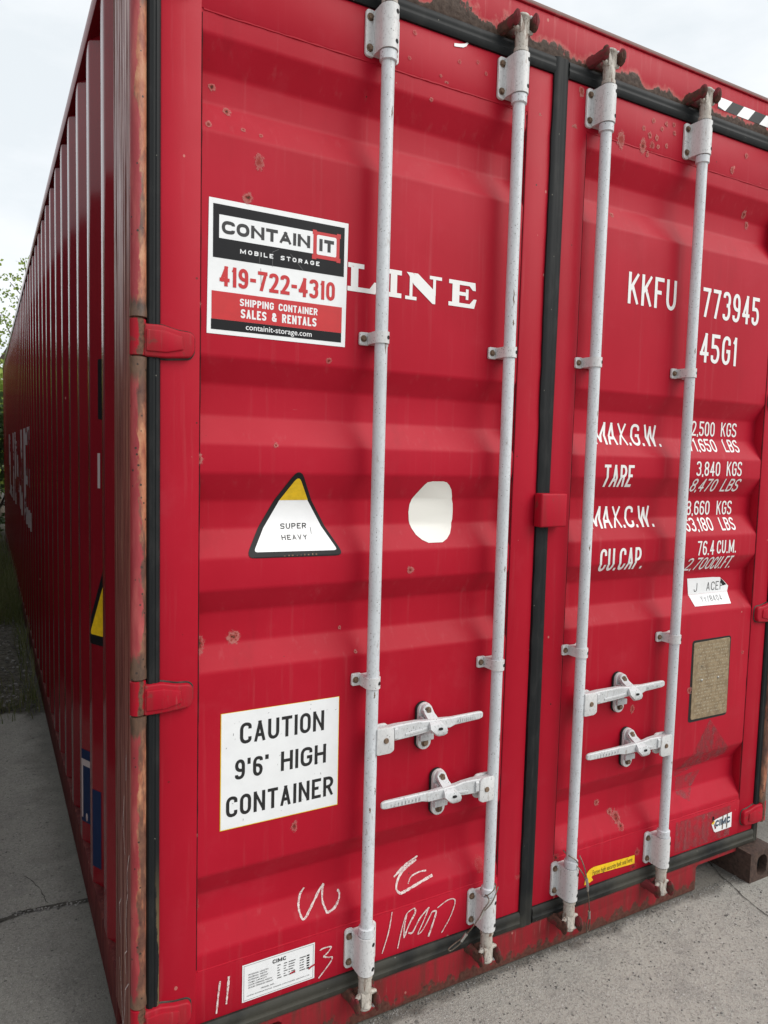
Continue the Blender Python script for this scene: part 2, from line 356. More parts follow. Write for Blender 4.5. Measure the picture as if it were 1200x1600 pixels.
MT['gravel'] = stone_mat('grey_gravel', (0.10, 0.098, 0.092), (0.30, 0.29, 0.275))
MT['pale_stone'] = stone_mat('pale_stone', (0.36, 0.35, 0.33), (0.50, 0.49, 0.46))
MT['crack'] = stone_mat('crack_dirt', (0.035, 0.033, 0.029), (0.085, 0.080, 0.070))
def leaf_mat(name, a, b):
    M = MatB(name, 0.6, spec=0.25); oi = M.n('ShaderNodeNewGeometry').outputs['Random Per Island']
    M.col(M.mix(oi, a, b)); M.b.inputs['Transmission Weight'].default_value = 0.0
    tr = M.n('ShaderNodeBsdfTranslucent'); M.l(M.b.inputs['Base Color'].links[0].from_socket, tr.inputs[0])
    ms = M.n('ShaderNodeMixShader'); ms.inputs[0].default_value = 0.35
    M.l(M.b.outputs[0], ms.inputs[1]); M.l(tr.outputs[0], ms.inputs[2]); M.l(ms.outputs[0], M.o.inputs[0]); return M.m
MT['leaf_a'] = leaf_mat('leaf_yellow_green', (0.33, 0.42, 0.09), (0.18, 0.27, 0.05))
MT['leaf_b'] = leaf_mat('leaf_mid_green', (0.17, 0.25, 0.06), (0.085, 0.14, 0.032))
MT['leaf_c'] = leaf_mat('leaf_grey_green', (0.26, 0.31, 0.15), (0.15, 0.20, 0.085))
MT['leaf_d'] = leaf_mat('leaf_dark_green', (0.045, 0.085, 0.02), (0.022, 0.045, 0.012))
MT['grass'] = leaf_mat('grass_blade', (0.10, 0.135, 0.04), (0.19, 0.18, 0.08))
def bark():
    M = MatB('bark', 0.9, spec=0.2); n = M.noise(12, 6, 0.65, (3, 3, 0.5)); M.col(M.ramp(n, [(0.3, (0.035, 0.028, 0.022)), (0.7, (0.12, 0.10, 0.08))])); M.bump(n, 0.6, 0.02); return M.m
MT['bark'] = bark()

# ------------------------------------------------------------------ mesh builder
WL = {}
class MB:
    def __init__(s): s.b = bmesh.new(); s.mats = []; s.cur = 0
    def mat(s, k):
        if k not in s.mats: s.mats.append(k)
        s.cur = s.mats.index(k); return s
    def _add(s, verts, faces, smooth=None):
        vs = [s.b.verts.new(v) for v in verts]; fs = []
        for fc in faces:
            try: q = s.b.faces.new([vs[i] for i in fc]); q.material_index = s.cur; fs.append(q)
            except ValueError: pass
        return vs, fs
    def _join(s, t):
        t.verts.index_update(); s._add([v.co.copy() for v in t.verts], [[v.index for v in q.verts] for q in t.faces]); t.free()
    def box(s, x0, x1, y0, y1, z0, z1, bev=0.0, seg=2):
        t = bmesh.new(); bmesh.ops.create_cube(t, size=1)
        for v in t.verts: v.co = Vector(((x0 + x1) / 2 + v.co.x * (x1 - x0), (y0 + y1) / 2 + v.co.y * (y1 - y0), (z0 + z1) / 2 + v.co.z * (z1 - z0)))
        if bev: bmesh.ops.bevel(t, geom=t.edges[:], offset=bev, segments=seg, affect='EDGES', profile=0.5)
        s._join(t); return s
    def prism(s, pts, y0, y1, bev=0.0, seg=2):       # polygon in XZ, extruded from y0 (front) to y1
        t = bmesh.new(); n = len(pts)
        a = [t.verts.new((p[0], y0, p[1])) for p in pts]; b = [t.verts.new((p[0], y1, p[1])) for p in pts]
        t.faces.new(a); t.faces.new(b[::-1])
        for i in range(n): t.faces.new((a[i], b[i], b[(i + 1) % n], a[(i + 1) % n]))
        bmesh.ops.recalc_face_normals(t, faces=t.faces[:])
        if bev:
            ed = [q for q in t.edges if abs(q.verts[0].co.y - y0) < 1e-6 and abs(q.verts[1].co.y - y0) < 1e-6]
            bmesh.ops.bevel(t, geom=ed, offset=bev, segments=seg, affect='EDGES', profile=0.5)
        s._join(t); return s
    def prismz(s, pts, z0, z1):                      # polygon in XY, extruded along z
        t = bmesh.new(); n = len(pts)
        a = [t.verts.new((p[0], p[1], z0)) for p in pts]; b = [t.verts.new((p[0], p[1], z1)) for p in pts]
        t.faces.new(a); t.faces.new(b[::-1])
        for i in range(n): t.faces.new((a[i], b[i], b[(i + 1) % n], a[(i + 1) % n]))
        bmesh.ops.recalc_face_normals(t, faces=t.faces[:]); s._join(t); return s
    def prismx(s, pts, x0, x1):                      # polygon in YZ, extruded along x
        t = bmesh.new(); n = len(pts)
        a = [t.verts.new((x0, p[0], p[1])) for p in pts]; b = [t.verts.new((x1, p[0], p[1])) for p in pts]
        t.faces.new(a); t.faces.new(b[::-1])
        for i in range(n): t.faces.new((a[i], b[i], b[(i + 1) % n], a[(i + 1) % n]))
        bmesh.ops.recalc_face_normals(t, faces=t.faces[:]); s._join(t); return s
    def cyl(s, p0, p1, r0, r1=None, n=20): return s.tube([p0, p1], [r0, r0 if r1 is None else r1], n)
    def tube(s, pts, rs, n=10, cap=True):
        P = [Vector(p) for p in pts]; rs = rs if isinstance(rs, (list, tuple)) else [rs] * len(P)
        vs, fs = [], []; up = None
        for i, p in enumerate(P):
            d = (P[min(i + 1, len(P) - 1)] - P[max(i - 1, 0)]).normalized()
            if up is None:
                up = Vector((0, 0, 1)) if abs(d.z) < 0.9 else Vector((1, 0, 0))
            a = (up - d * up.dot(d)).normalized(); b = d.cross(a); up = a
            for k in range(n):
                t = 2 * math.pi * k / n; vs.append(p + (a * math.cos(t) + b * math.sin(t)) * rs[i])
        for i in range(len(P) - 1):
            for k in range(n):
                fs.append((i * n + k, i * n + (k + 1) % n, (i + 1) * n + (k + 1) % n, (i + 1) * n + k))
        if cap: fs.append(tuple(range(n))[::-1]); fs.append(tuple((len(P) - 1) * n + k for k in range(n)))
        s._add(vs, fs); return s
    def lathez(s, x, y, prof, n=20): return s.tube([(x, y, z) for z, _ in prof], [q for _, q in prof], n)
    def ell(s, c, rx, ry, rz, seg=14, jit=0.0, rnd=random):
        t = bmesh.new(); bmesh.ops.create_uvsphere(t, u_segments=seg, v_segments=max(6, seg // 2 + 1), radius=1)
        for v in t.verts:
            k = 1 + rnd.uniform(-jit, jit); v.co = Vector((c[0] + v.co.x * rx * k, c[1] + v.co.y * ry * k, c[2] + v.co.z * rz * k))
        s._join(t); return s
    def hexbolt(s, x, y, z, r=0.008, h=0.006, wash=True, rot=0.3):     # facing -Y
        if wash: s.cyl((x, y, z), (x, y - 0.0022, z), r * 1.35, n=16)
        t0 = y - (0.0022 if wash else 0)
        pts = [(x + r * math.cos(rot + k * math.pi / 3), z + r * math.sin(rot + k * math.pi / 3)) for k in range(6)]
        return s.prism(pts, t0 - h, t0, 0.0012, 1)
    def loft(s, secs, bev=0.004):     # secs: (x, y, z, half height, half thickness); rounded rectangular section along x
        vs, fs = [], []
        for (x, y, z, hh, ht) in secs:
            b = min(bev, hh * .6, ht * .6)
            for (a, c) in ((-1, -1), (1, -1), (1, 1), (-1, 1)):
                # two verts per corner
                if a * c > 0: o = [(a * ht, c * (hh - b)), (a * (ht - b), c * hh)]
                else: o = [(a * (ht - b), c * hh), (a * ht, c * (hh - b))]
                for (dy, dz) in o: vs.append((x, y + dy, z + dz))
        n = 8
        for i in range(len(secs) - 1):
            for k in range(n): fs.append((i * n + k, i * n + (k + 1) % n, (i + 1) * n + (k + 1) % n, (i + 1) * n + k))
        fs.append(tuple(range(n))[::-1]); fs.append(tuple((len(secs) - 1) * n + k for k in range(n)))
        s._add(vs, fs); return s
    def poly(s, pts, y): s._add([(p[0], y, p[1]) for p in pts], [tuple(range(len(pts)))]); return s
    def ribbon(s, pts, hw, y, closed=False):
        P = [Vector((p[0], p[1])) for p in pts]
        if closed and (P[0] - P[-1]).length < 1e-9: P = P[:-1]
        n = len(P); L = []; hws = hw if isinstance(hw, list) else [hw] * n
        for i in range(n):
            a = P[i - 1] if (closed or i) else None; b = P[(i + 1) % n] if (closed or i < n - 1) else None
            d1 = (P[i] - a).normalized() if a is not None else None; d2 = (b - P[i]).normalized() if b is not None else None
            d1 = d1 if d1 is not None else d2; d2 = d2 if d2 is not None else d1
            n1 = Vector((-d1.y, d1.x)); n2 = Vector((-d2.y, d2.x)); m_ = n1 + n2
            if m_.length < 1e-6: m_ = n1
            m_.normalize(); k = 1 / max(0.45, m_.dot(n1)); L.append((P[i] + m_ * hws[i] * k, P[i] - m_ * hws[i] * k))
        vs = [(q.x, y - .000005 * i, q.y) for i, pr in enumerate(L) for q in pr]; fs = []
        for i in range(n if closed else n - 1):
            j = (i + 1) % n; fs.append((2 * i, 2 * i + 1, 2 * j + 1, 2 * j))
        s._add(vs, fs); return s
    def drape(s, fn, breaks):
        for zb in breaks:
            bmesh.ops.bisect_plane(s.b, geom=s.b.verts[:] + s.b.edges[:] + s.b.faces[:], plane_co=(0, 0, zb), plane_no=(0, 0, 1), dist=1e-6)
        for v in s.b.verts: v.co.y += fn(v.co.z)
        return s
    def build(s, name, mat=None, parent=None, sharp=0.6, recalc=False):
        if mat: s.mats = [mat]; 
        if recalc: bmesh.ops.recalc_face_normals(s.b, faces=s.b.faces[:])
        cs = [v.co for v in s.b.verts]
        lo = Vector([min(c[i] for c in cs) for i in range(3)]); hi = Vector([max(c[i] for c in cs) for i in range(3)])
        ce = (lo + hi) / 2
        if parent is None: ce.z = lo.z
        bmesh.ops.translate(s.b, verts=s.b.verts[:], vec=-ce)
        for q in s.b.faces: q.smooth = True
        for q in s.b.edges:
            q.smooth = len(q.link_faces) == 2 and q.calc_face_angle(3.0) < sharp
        me = bpy.data.meshes.new(name); s.b.to_mesh(me); s.b.free()
        for k in s.mats: me.materials.append(MT[k])
        o = bpy.data.objects.new(name, me); COL.objects.link(o)
        if parent is not None: o.parent = parent; o.location = ce - WL[parent.name]
        else: o.location = ce
        WL[o.name] = ce; return o
def tag(o, label=None, cat=None, group=None, kind=None):
    for k, v in (('label', label), ('category', cat), ('group', group), ('kind', kind)):
        if v: o[k] = v
    return o
def empty(name, loc):
    o = bpy.data.objects.new(name, None); COL.objects.link(o); o.location = loc; o.empty_display_size = 0.2; WL[o.name] = Vector(loc); return o

# ------------------------------------------------------------------ lettering
GL = {'A': (['0,0 .5,1 1,0', '.2,.28 .8,.28'], 1), 'B': (['0,0 0,1 1,1r 1,.53r 0,.53', '.4,.53 1,.53r 1,0r 0,0'], 1), 'C': (['1,.72 1,1r 0,1r 0,0r 1,0r 1,.28'], 1),
 'D': (['0,0 0,1 1,1r 1,0r 0,0z'], 1), 'E': (['1,1 0,1 0,0 1,0', '0,.52 .85,.52'], .9), 'F': (['1,1 0,1 0,0', '0,.52 .85,.52'], .9), 'G': (['1,.72 1,1r 0,1r 0,0r 1,0r 1,.47 .55,.47'], 1),
 'H': (['0,0 0,1', '1,0 1,1', '0,.52 1,.52'], 1), 'I': (['.5,0 .5,1'], 0), 'K': (['0,0 0,1', '1,1 .03,.42', '.33,.6 1,0'], 1), 'L': (['0,1 0,0 1,0'], .9), 'M': (['0,0 0,1 .5,.12 1,1 1,0'], 1.35),
 'N': (['0,0 0,1 1,0 1,1'], 1.05), 'O': (['0,1r 1,1r 1,0r 0,0rz'], 1), 'P': (['0,0 0,1 1,1r 1,.46r 0,.46'], 1), 'R': (['0,0 0,1 1,1r 1,.48r 0,.48', '.5,.48 1,0'], 1), 'J': (['1,1 1,0r 0,0r 0,.28'], .9),
 'S': (['1,.80 1,1r 0,1r 0,.53r 1,.47r 1,0r 0,0r 0,.20'], 1), 'T': (['0,1 1,1', '.5,1 .5,0'], .95), 'U': (['0,1 0,0r 1,0r 1,1'], 1), 'V': (['0,1 .5,0 1,1'], 1), 'W': (['0,1 .24,0 .5,.92 .76,0 1,1'], 1.45), 'X': (['0,0 1,1', '0,1 1,0'], 1), 'Y': (['0,1 .5,.45 1,1', '.5,.45 .5,0'], 1),
 '0': (['0,1r 1,1r 1,0r 0,0rz'], 1), '1': (['0,.8 .9,1 .9,0'], .5), '2': (['0,.79 0,1r 1,1r 1,.58r .02,0 1,0'], 1), '3': (['0,.82 0,1r 1,1r 1,.53r .45,.53', '.45,.53 1,.53r 1,0r 0,0r 0,.18'], 1), '4': (['.72,0 .72,1 0,.27 1,.27'], 1),
 '5': (['1,1 .04,1 .04,.58 1,.6r 1,0r 0,0r 0,.24'], 1), '6': (['1,.81 1,1r 0,1r 0,0r 1,0r 1,.57r 0,.57'], 1), '7': (['0,1 1,1 .35,0'], 1), '8': (['0,1r 1,1r 1,.53r 0,.53rz', '0,.53r 1,.53r 1,0r 0,0rz'], 1), '9': (['0,.19 0,0r 1,0r 1,1r 0,1r 0,.43r 1,.43'], 1),
 '.': (['.5,0 .5,.004'], 0), ',': (['.6,.004 .4,-.07'], 0), "'": (['.5,1 .5,.82'], 0), '"': (['0,1 0,.82', '1,1 1,.82'], .36), 't': (['0,.7 1,.7', '.5,.7 .5,0'], .9), '-': (['0,.48 1,.48'], .6), '&': (['1,.42 1,0r 0,0r 0,.5r .8,.75 .75,1r .15,1r .15,.78 1,0'], 1.1), '/': (['0,0 1,1'], .8), ' ': ([], .8)}
def glyph_path(sp, x0, z0, W, H, t, rad):
    closed = sp.endswith('z'); sp = sp.rstrip('z'); pts = []
    for q in sp.split():
        rr = q.endswith('r'); a, b = q.rstrip('r').split(',')
        pts.append((Vector((x0 + t / 2 + float(a) * (W - t), z0 + t / 2 + float(b) * (H - t))), rr))
    if closed and (pts[0][0] - pts[-1][0]).length < 1e-9: pts = pts[:-1]
    if not closed and not sp.endswith('k'):
        for i0, i1 in ((0, 1), (-1, -2)):
            d = (pts[i0][0] - pts[i1][0]).normalized(); e0 = pts[i0][0] + d * t / 2
            lo = (x0 + t * .1, z0 + t * .1); hi = (x0 + W - t * .1, z0 + H - t * .1)
            if (abs(d.x) > .3 and not lo[0] < e0.x < hi[0]) or (abs(d.y) > .3 and not lo[1] < e0.y < hi[1]): pts[i0] = (e0, pts[i0][1])
            elif H < t * 1.2 or W <= t * 1.01: pts[i0] = (e0, pts[i0][1])
    o = []; n = len(pts)
    for i, (p, rr) in enumerate(pts):
        if not rr or (not closed and i in (0, n - 1)): o.append(p); continue
        a, b = pts[i - 1][0], pts[(i + 1) % n][0]
        ra = min(rad, (a - p).length * .5); rb = min(rad, (b - p).length * .5)
        pa = p + (a - p).normalized() * ra; pb = p + (b - p).normalized() * rb
        for k in range(6):
            s_ = k / 5; o.append((1 - s_) ** 2 * pa + 2 * s_ * (1 - s_) * (p * .85 + (pa + pb) * .075) + s_ ** 2 * pb)
    q = [o[0]]
    for p in o[1:]:
        if (p - q[-1]).length > t * .02: q.append(p)
    return q, closed
def text_w(s, k): return sum((GL[c][1] * k[0] if GL[c][1] else 0) + k[1] for c in s)
def stroke_text(mb, s, x0, x1, z0, z1, t, y, gap=None, rad=None):
    """condensed stencil lettering filling the box x0..x1, z0..z1 with strokes t wide"""
    H = z1 - z0; gap = t * 0.75 if gap is None else gap
    fixed = sum(gap for c in s[:-1]) + sum(t for c in s if GL[c][1] == 0)
    fl = sum(GL[c][1] for c in s if GL[c][1]); cw = (x1 - x0 - fixed) / fl
    x = x0; k = 0
    for c in s:
        paths, wd = GL[c]; W = cw * wd if wd else t
        for sp in paths:
            p, cl = glyph_path(sp, x, z0, W, H, t, rad or min(W, H) * .38)
            n0 = len(mb.b.verts); runs = [[p[0]]]
            for i in range(1, len(p)):
                runs[-1].append(p[i])
                if i < len(p) - 1 and (p[i] - p[i - 1]).angle(p[i + 1] - p[i]) > .75:
                    a = (p[i] - p[i - 1]).normalized() * t / 2; b_ = (p[i + 1] - p[i]).normalized() * t / 2
                    runs[-1][-1] = p[i] + a; runs.append([p[i] - b_])
            for rn_ in runs:
                mb.ribbon(rn_, t / 2, y - 0.00002 * (k % 7), cl and len(runs) == 1); k += 1
            if c not in ',./':
                mb.b.verts.ensure_lookup_table()
                for v in mb.b.verts[n0:]: v.co.x = max(x, min(x + W, v.co.x))
            if c != ',':
                mb.b.verts.ensure_lookup_table()
                for v in mb.b.verts[n0:]: v.co.z = max(z0, min(z1, v.co.z))
        x += W + gap
FC = {}
def font_text(mb, s, x0, x1, z0, z1, y, bold=0.0, space=1.0):
    """built-in sans lettering fitted to the box"""
    cu = bpy.data.curves.new('txt', 'FONT'); cu.body = s; cu.size = 1; cu.offset = bold; cu.space_character = space; cu.resolution_u = 3
    o = bpy.data.objects.new('txt', cu); COL.objects.link(o); bpy.context.view_layer.update()
    me = bpy.data.meshes.new_from_object(o.evaluated_get(bpy.context.evaluated_depsgraph_get()))
    bpy.data.objects.remove(o); bpy.data.curves.remove(cu)
    xs = [v.co.x for v in me.vertices]; zs = [v.co.y for v in me.vertices]
    ax, bx, az, bz = min(xs), max(xs), min(zs), max(zs)
    mb._add([(x0 + (v.co.x - ax) / (bx - ax) * (x1 - x0), y, z0 + (v.co.y - az) / (bz - az) * (z1 - z0)) for v in me.vertices], [tuple(p.vertices) for p in me.polygons])
    bpy.data.meshes.remove(me)
def rect(mb, x0, x1, z0, z1, y): mb.poly([(x0, z0), (x1, z0), (x1, z1), (x0, z1)], y)
def rrect(x0, x1, z0, z1, r, n=4):
    o = []
    for cx, cz, a in ((x1 - r, z1 - r, 0), (x0 + r, z1 - r, 90), (x0 + r, z0 + r, 180), (x1 - r, z0 + r, 270)):
        for k in range(n + 1): t = R_(a + 90 * k / n); o.append((cx + r * math.cos(t), cz + r * math.sin(t)))
    return o
def rpoly(pts, r, n=5):
    o = []; m_ = len(pts)
    for i in range(m_):
        p = Vector(pts[i]); a = Vector(pts[i - 1]); b = Vector(pts[(i + 1) % m_]); rr = r[i] if isinstance(r, (list, tuple)) else r
        pa = p + (a - p).normalized() * min(rr, (a - p).length * .45); pb = p + (b - p).normalized() * min(rr, (b - p).length * .45)
        for k in range(n): s_ = k / (n - 1); o.append(tuple((1 - s_) ** 2 * pa + 2 * s_ * (1 - s_) * p + s_ ** 2 * pb))
    return o

# ------------------------------------------------------------------ container
XM = 2.445
box_ = empty('shipping_container', (XM / 2, 6.1, GZ))
tag(box_, 'red corrugated shipping container with four white locking bars on its doors', 'shipping container')
BR = [(2.532, .003), (2.461, .04), (2.393, .04), (2.316, .003), (1.8, .003), (1.737, .04), (1.659, .04), (1.591, .003), (1.52, .003), (1.45, .04), (1.38, .04), (1.31, .003), (1.231, .003), (1.169, .04), (1.089, .04), (1.026, .003)]
BRL = BR + [(.504, .003), (.438, .04), (.362, .04), (.297, .003)]
BRR = BR + [(.487, .003), (.422, .04), (.342, .04), (.275, .003)]
def profile(brk):
    b = [(3.0, 0)] + [(2.58, 0), (2.5799, .003)] + brk + [(.2541, .003), (.254, 0), (-1, 0)]
    def fn(z):
        for i in range(len(b) - 1):
            if b[i][0] >= z >= b[i + 1][0]:
                d = b[i][0] - b[i + 1][0]
                return b[i][1] if d < 1e-9 else b[i][1] + (b[i + 1][1] - b[i][1]) * (b[i][0] - z) / d
        return 0
    return fn, [q[0] for q in brk]
PL, PR = profile(BRL), profile(BRR)
DZ0, DZ1 = 0.114, 2.71
def make_door(xa, xb, pa, pb, brk, label):
    m_ = MB().mat('door_paint')
    m_.box(xa, pa, 0, .055, DZ0, DZ1, .004); m_.box(pb, xb, 0, .055, DZ0, DZ1, .004)
    m_.box(pa - .003, pb + .003, .0006, .05, 2.58, DZ1 - .0005, .003); m_.box(pa - .003, pb + .003, .0006, .05, DZ0 + .0005, .254, .003)
    # weld beads where the panel meets the rails
    rnd = random.Random(int(xa * 100))
    for zb, sg in ((2.579, -1), (.2548, 1)):
        pts = []; k = 0; x = pa + .004
        while x < pb - .003: pts.append((x, .0035, zb + rnd.uniform(-.0007, .0007))); x += .02
        m_.tube(pts, [.0030 + rnd.uniform(-.0006, .0008) for _ in pts], 6)
    m_.mat('seam')
    for xs_ in (pa, pb):
        z = .262; pts = []
        while z < 2.572: pts.append((xs_ + (.0009 if xs_ == pa else -.0009), .0030 + rnd.uniform(-.0003, .0003), z)); z += .03
        m_.tube(pts, [.0011 + max(0, rnd.gauss(0, .0006)) for _ in pts], 5)
    d = m_.build('door', parent=box_); d['label'] = label
    p = MB().mat('door_paint'); z = [(2.585, .003)] + brk + [(.25, .003)]
    a = [(pa - .002, y, q) for q, y in z]; b = [(pb + .002, y, q) for q, y in z]
    n = len(z)
    # rounded bends: add small fillet points
    pts = [z[0]]
    for i in range(1, n - 1):
        q0, q1, q2 = Vector(z[i - 1]), Vector(z[i]), Vector(z[i + 1])
        e0 = q1 + (q0 - q1).normalized() * .007; e1 = q1 + (q2 - q1).normalized() * .007
        for s_ in (0, .33, .67, 1): v = (1 - s_) ** 2 * e0 + 2 * s_ * (1 - s_) * q1 + s_ ** 2 * e1; pts.append((v.x, v.y))
    pts.append(z[-1]); n = len(pts); nx = 2
    p._add([(x, y, q) for q, y in pts for x in (pa - .002, pb + .002)], [(2 * i, 2 * i + 2, 2 * i + 3, 2 * i + 1) for i in range(n - 1)])
    p.build('corrugated_panel', parent=d, sharp=1.2)
    return d
DL = make_door(.060, 1.196, .153, 1.103, BRL, 'red left door with stickers, chalk marks and two locking bars')
DR = make_door(1.244, 2.387, 1.336, 2.297, BRR, 'red right door with white weight lettering and two locking bars')

# gaskets
GX = [(0, .02), (0, -.004), (.14, -.0085), (.36, -.0100), (.44, -.0078), (.58, -.0074), (.66, -.0092), (.86, -.0078), (1, -.003), (1, .02)]
def gasket_v(mb, xa, xb, z0, z1): mb.prismz([(xa + (xb - xa) * t, y) for t, y in GX], z0, z1)
def gasket_h(mb, za, zb, x0, x1): mb.prismx([(y - .001, za + (zb - za) * t) for t, y in GX], x0, x1)
g = MB().mat('rubber'); gasket_v(g, .031, .0605, .066, 2.756); gasket_h(g, .062, .1145, .0605, 1.194); gasket_h(g, 2.7095, 2.757, .0605, 1.194); g.build('door_gasket', parent=DL)
g = MB().mat('rubber')
# centre gasket with slightly wavy torn edges
rnd = random.Random(3); nz = 60; vs = []; fs = []
for i in range(nz + 1):
    z = .064 + (2.757 - .064) * i / nz; xl = 1.194 + rnd.uniform(-.0016, .0016) + .004 * math.sin(z * 2.1); xr = 1.246 + .0015 * math.sin(z * 3.3)
    vs += [(xl + (xr - xl) * t, y - .002, z) for t, y in GX]
n = len(GX)
for i in range(nz):
    for k in range(n - 1): fs.append((i * n + k, (i + 1) * n + k, (i + 1) * n + k + 1, i * n + k + 1))
fs.append(tuple(range(n))); fs.append(tuple(nz * n + k for k in range(n))[::-1])
g._add(vs, fs)
gasket_v(g, 2.3865, 2.414, .066, 2.756); gasket_h(g, .062, .1145, 1.247, 2.3865); gasket_h(g, 2.7095, 2.757, 1.247, 2.3865); g.build('door_gasket', parent=DR, recalc=True)

# corner posts
def post(sx):
    X = (lambda x: x) if sx > 0 else (lambda x: XM - x)
    b = MB().mat('post_side'); b.box(*sorted((X(0), X(.030))), .012, .268, GZ + .118, 2.80, .004)
    b.mat('sill_paint'); b.box(*sorted((X(.0305), X(.058))), .026, .10, GZ + .118, 2.80, .001)
    o = b.build('corner_post', parent=box_)
    for z0, z1 in ((1.868, 2.60), (1.033, 1.784), (.219, .949), (2.684, 2.79)):
        t = MB().mat('post_tube'); rr = .0178
        t.lathez(X(.0122), .001, [(z0 + .0015, rr * .8), (z0 + .003, rr + .0015), (z0 + .02, rr + .001), (z0 + .03, rr), (z1 - .03, rr), (z1 - .02, rr + .001), (z1 - .003, rr + .0015), (z1 - .0015, rr * .8)], 22)
        t.build('hinge_tube', parent=o)
    return o
PLo = post(1); post(-1)
for pts in ([(.07, .47), (.09, .43), (.10, .36), (.085, .31), (.115, .285), (.10, .24)], [(.06, .24), (.11, .19), (.12, .12), (.15, .06)], [(.17, .40), (.2, .37), (.18, .3)], [(.05, .58), (.08, .52), (.075, .47)], [(.12, .70), (.14, .62), (.11, .55)], [(.2, .22), (.16, .12), (.15, .02)], [(.09, .82), (.095, .75)]):
    s_ = MB().mat('chalk'); hw = .0022
    s_._add([(-.0008, y + e_, z) for y, z in pts for e_ in (-hw, hw)], [(2 * i, 2 * i + 1, 2 * i + 3, 2 * i + 2) for i in range(len(pts) - 1)])
    s_.build('scratch_mark', parent=PLo)

# hinges
def hinge(zc, sx, door):
    X = (lambda x: x) if sx > 0 else (lambda x: XM - x)
    h = MB().mat('hinge_paint')
    pts = [(.022, .030), (.062, .031), (.098, .022), (.128, .020), (.137, .012), (.137, -.024), (.128, -.038), (.072, -.043), (.022, -.043)]
    pts = [(X(x), zc + z) for x, z in pts]; pts = pts if sx > 0 else pts[::-1]
    h.prism(rpoly(pts, .006, 4), -.017, .004, .005, 3)
    ot = [(X(x_), zc + z_) for x_, z_ in ((.024, .0335), (.062, .035), (.099, .0255), (.130, .0235), (.1405, .014), (.1405, -.026), (.130, -.042), (.072, -.0475), (.024, -.0465))]; ot = ot if sx > 0 else ot[::-1]
    h.mat('crack'); h.prism(rpoly(ot, .007, 4), -.0022, .003, .001, 1); h.mat('hinge_paint')
    inn = [(.026, .018), (.066, .018), (.108, .008), (.110, -.022), (.072, -.031), (.026, -.031)]
    inn = [(X(x), zc + z) for x, z in inn]; inn = inn if sx > 0 else inn[::-1]
    h.prism(rpoly(inn, .004, 4), -.0215, -.0165, .003, 2)
    h.lathez(X(.0108), -.001, [(zc - .0415, .015), (zc - .040, .0180), (zc + .039, .0180), (zc + .0405, .015)], 24)
    h.mat('rust'); h.lathez(X(.0108), -.001, [(zc - .048, .0125), (zc + .047, .0125)], 16)
    h.build('hinge', parent=door)
for zc in (2.643, 1.826, .991, .178): hinge(zc, 1, DL)
for zc in (2.643, 1.826, 1.006, .187): hinge(zc, -1, DR)

# header, sill
h = MB().mat('header_paint'); h.box(.058, XM - .058, .0, .06, 2.755, 2.872, .003); h.box(.02, XM - .02, -.006, .07, 2.8725, 2.887, .004)
HEAD = h.build('header_rail', parent=box_)
t = MB().mat('st_black'); rect(t, 1.925, 2.40, 2.789, 2.828, -.0008); t.mat('st_white')
for k in range(4):
    x = 1.938 + k * .125
    if k: t.poly([(x - .037, 2.789), (x + .025, 2.789), (x + .062, 2.828), (x, 2.828)], -.0013)
    else: t.poly([(1.926, 2.796), (x + .025, 2.789), (x + .062, 2.828), (1.926, 2.828)], -.0013)
t.build('hazard_tape', parent=HEAD)
s_ = MB().mat('sill_paint')
def notch(xa, xb, z): return [(xa, z)] 
pts = [(.145, .0605), (.145, .043), (.375, .043), (.385, .036), (.385, GZ + .006), (2.060, GZ + .006), (2.060, .036), (2.070, .043), (2.297, .043), (2.297, .0605)]
s_.prism(pts, 0, .012, .002, 2)
for xa, xb in ((.385, 2.060),): s_.box(xa, xb, .0125, .07, GZ + .006, GZ + .014); 
s_.box(2.0535, 2.0597, .0125, .07, GZ + .015, .036); s_.box(.3853, .3915, .0125, .07, GZ + .015, .036); s_.box(.150, 2.292, .0125, .07, .0505, .0595); s_.box(2.062, 2.292, .0125, .07, .0435, .0495); s_.box(.150, .383, .0125, .07, .0435, .0495)
s_.box(.06, 2.385, .070, .11, .02, .0595)
s_.build('sill_rail', parent=box_)

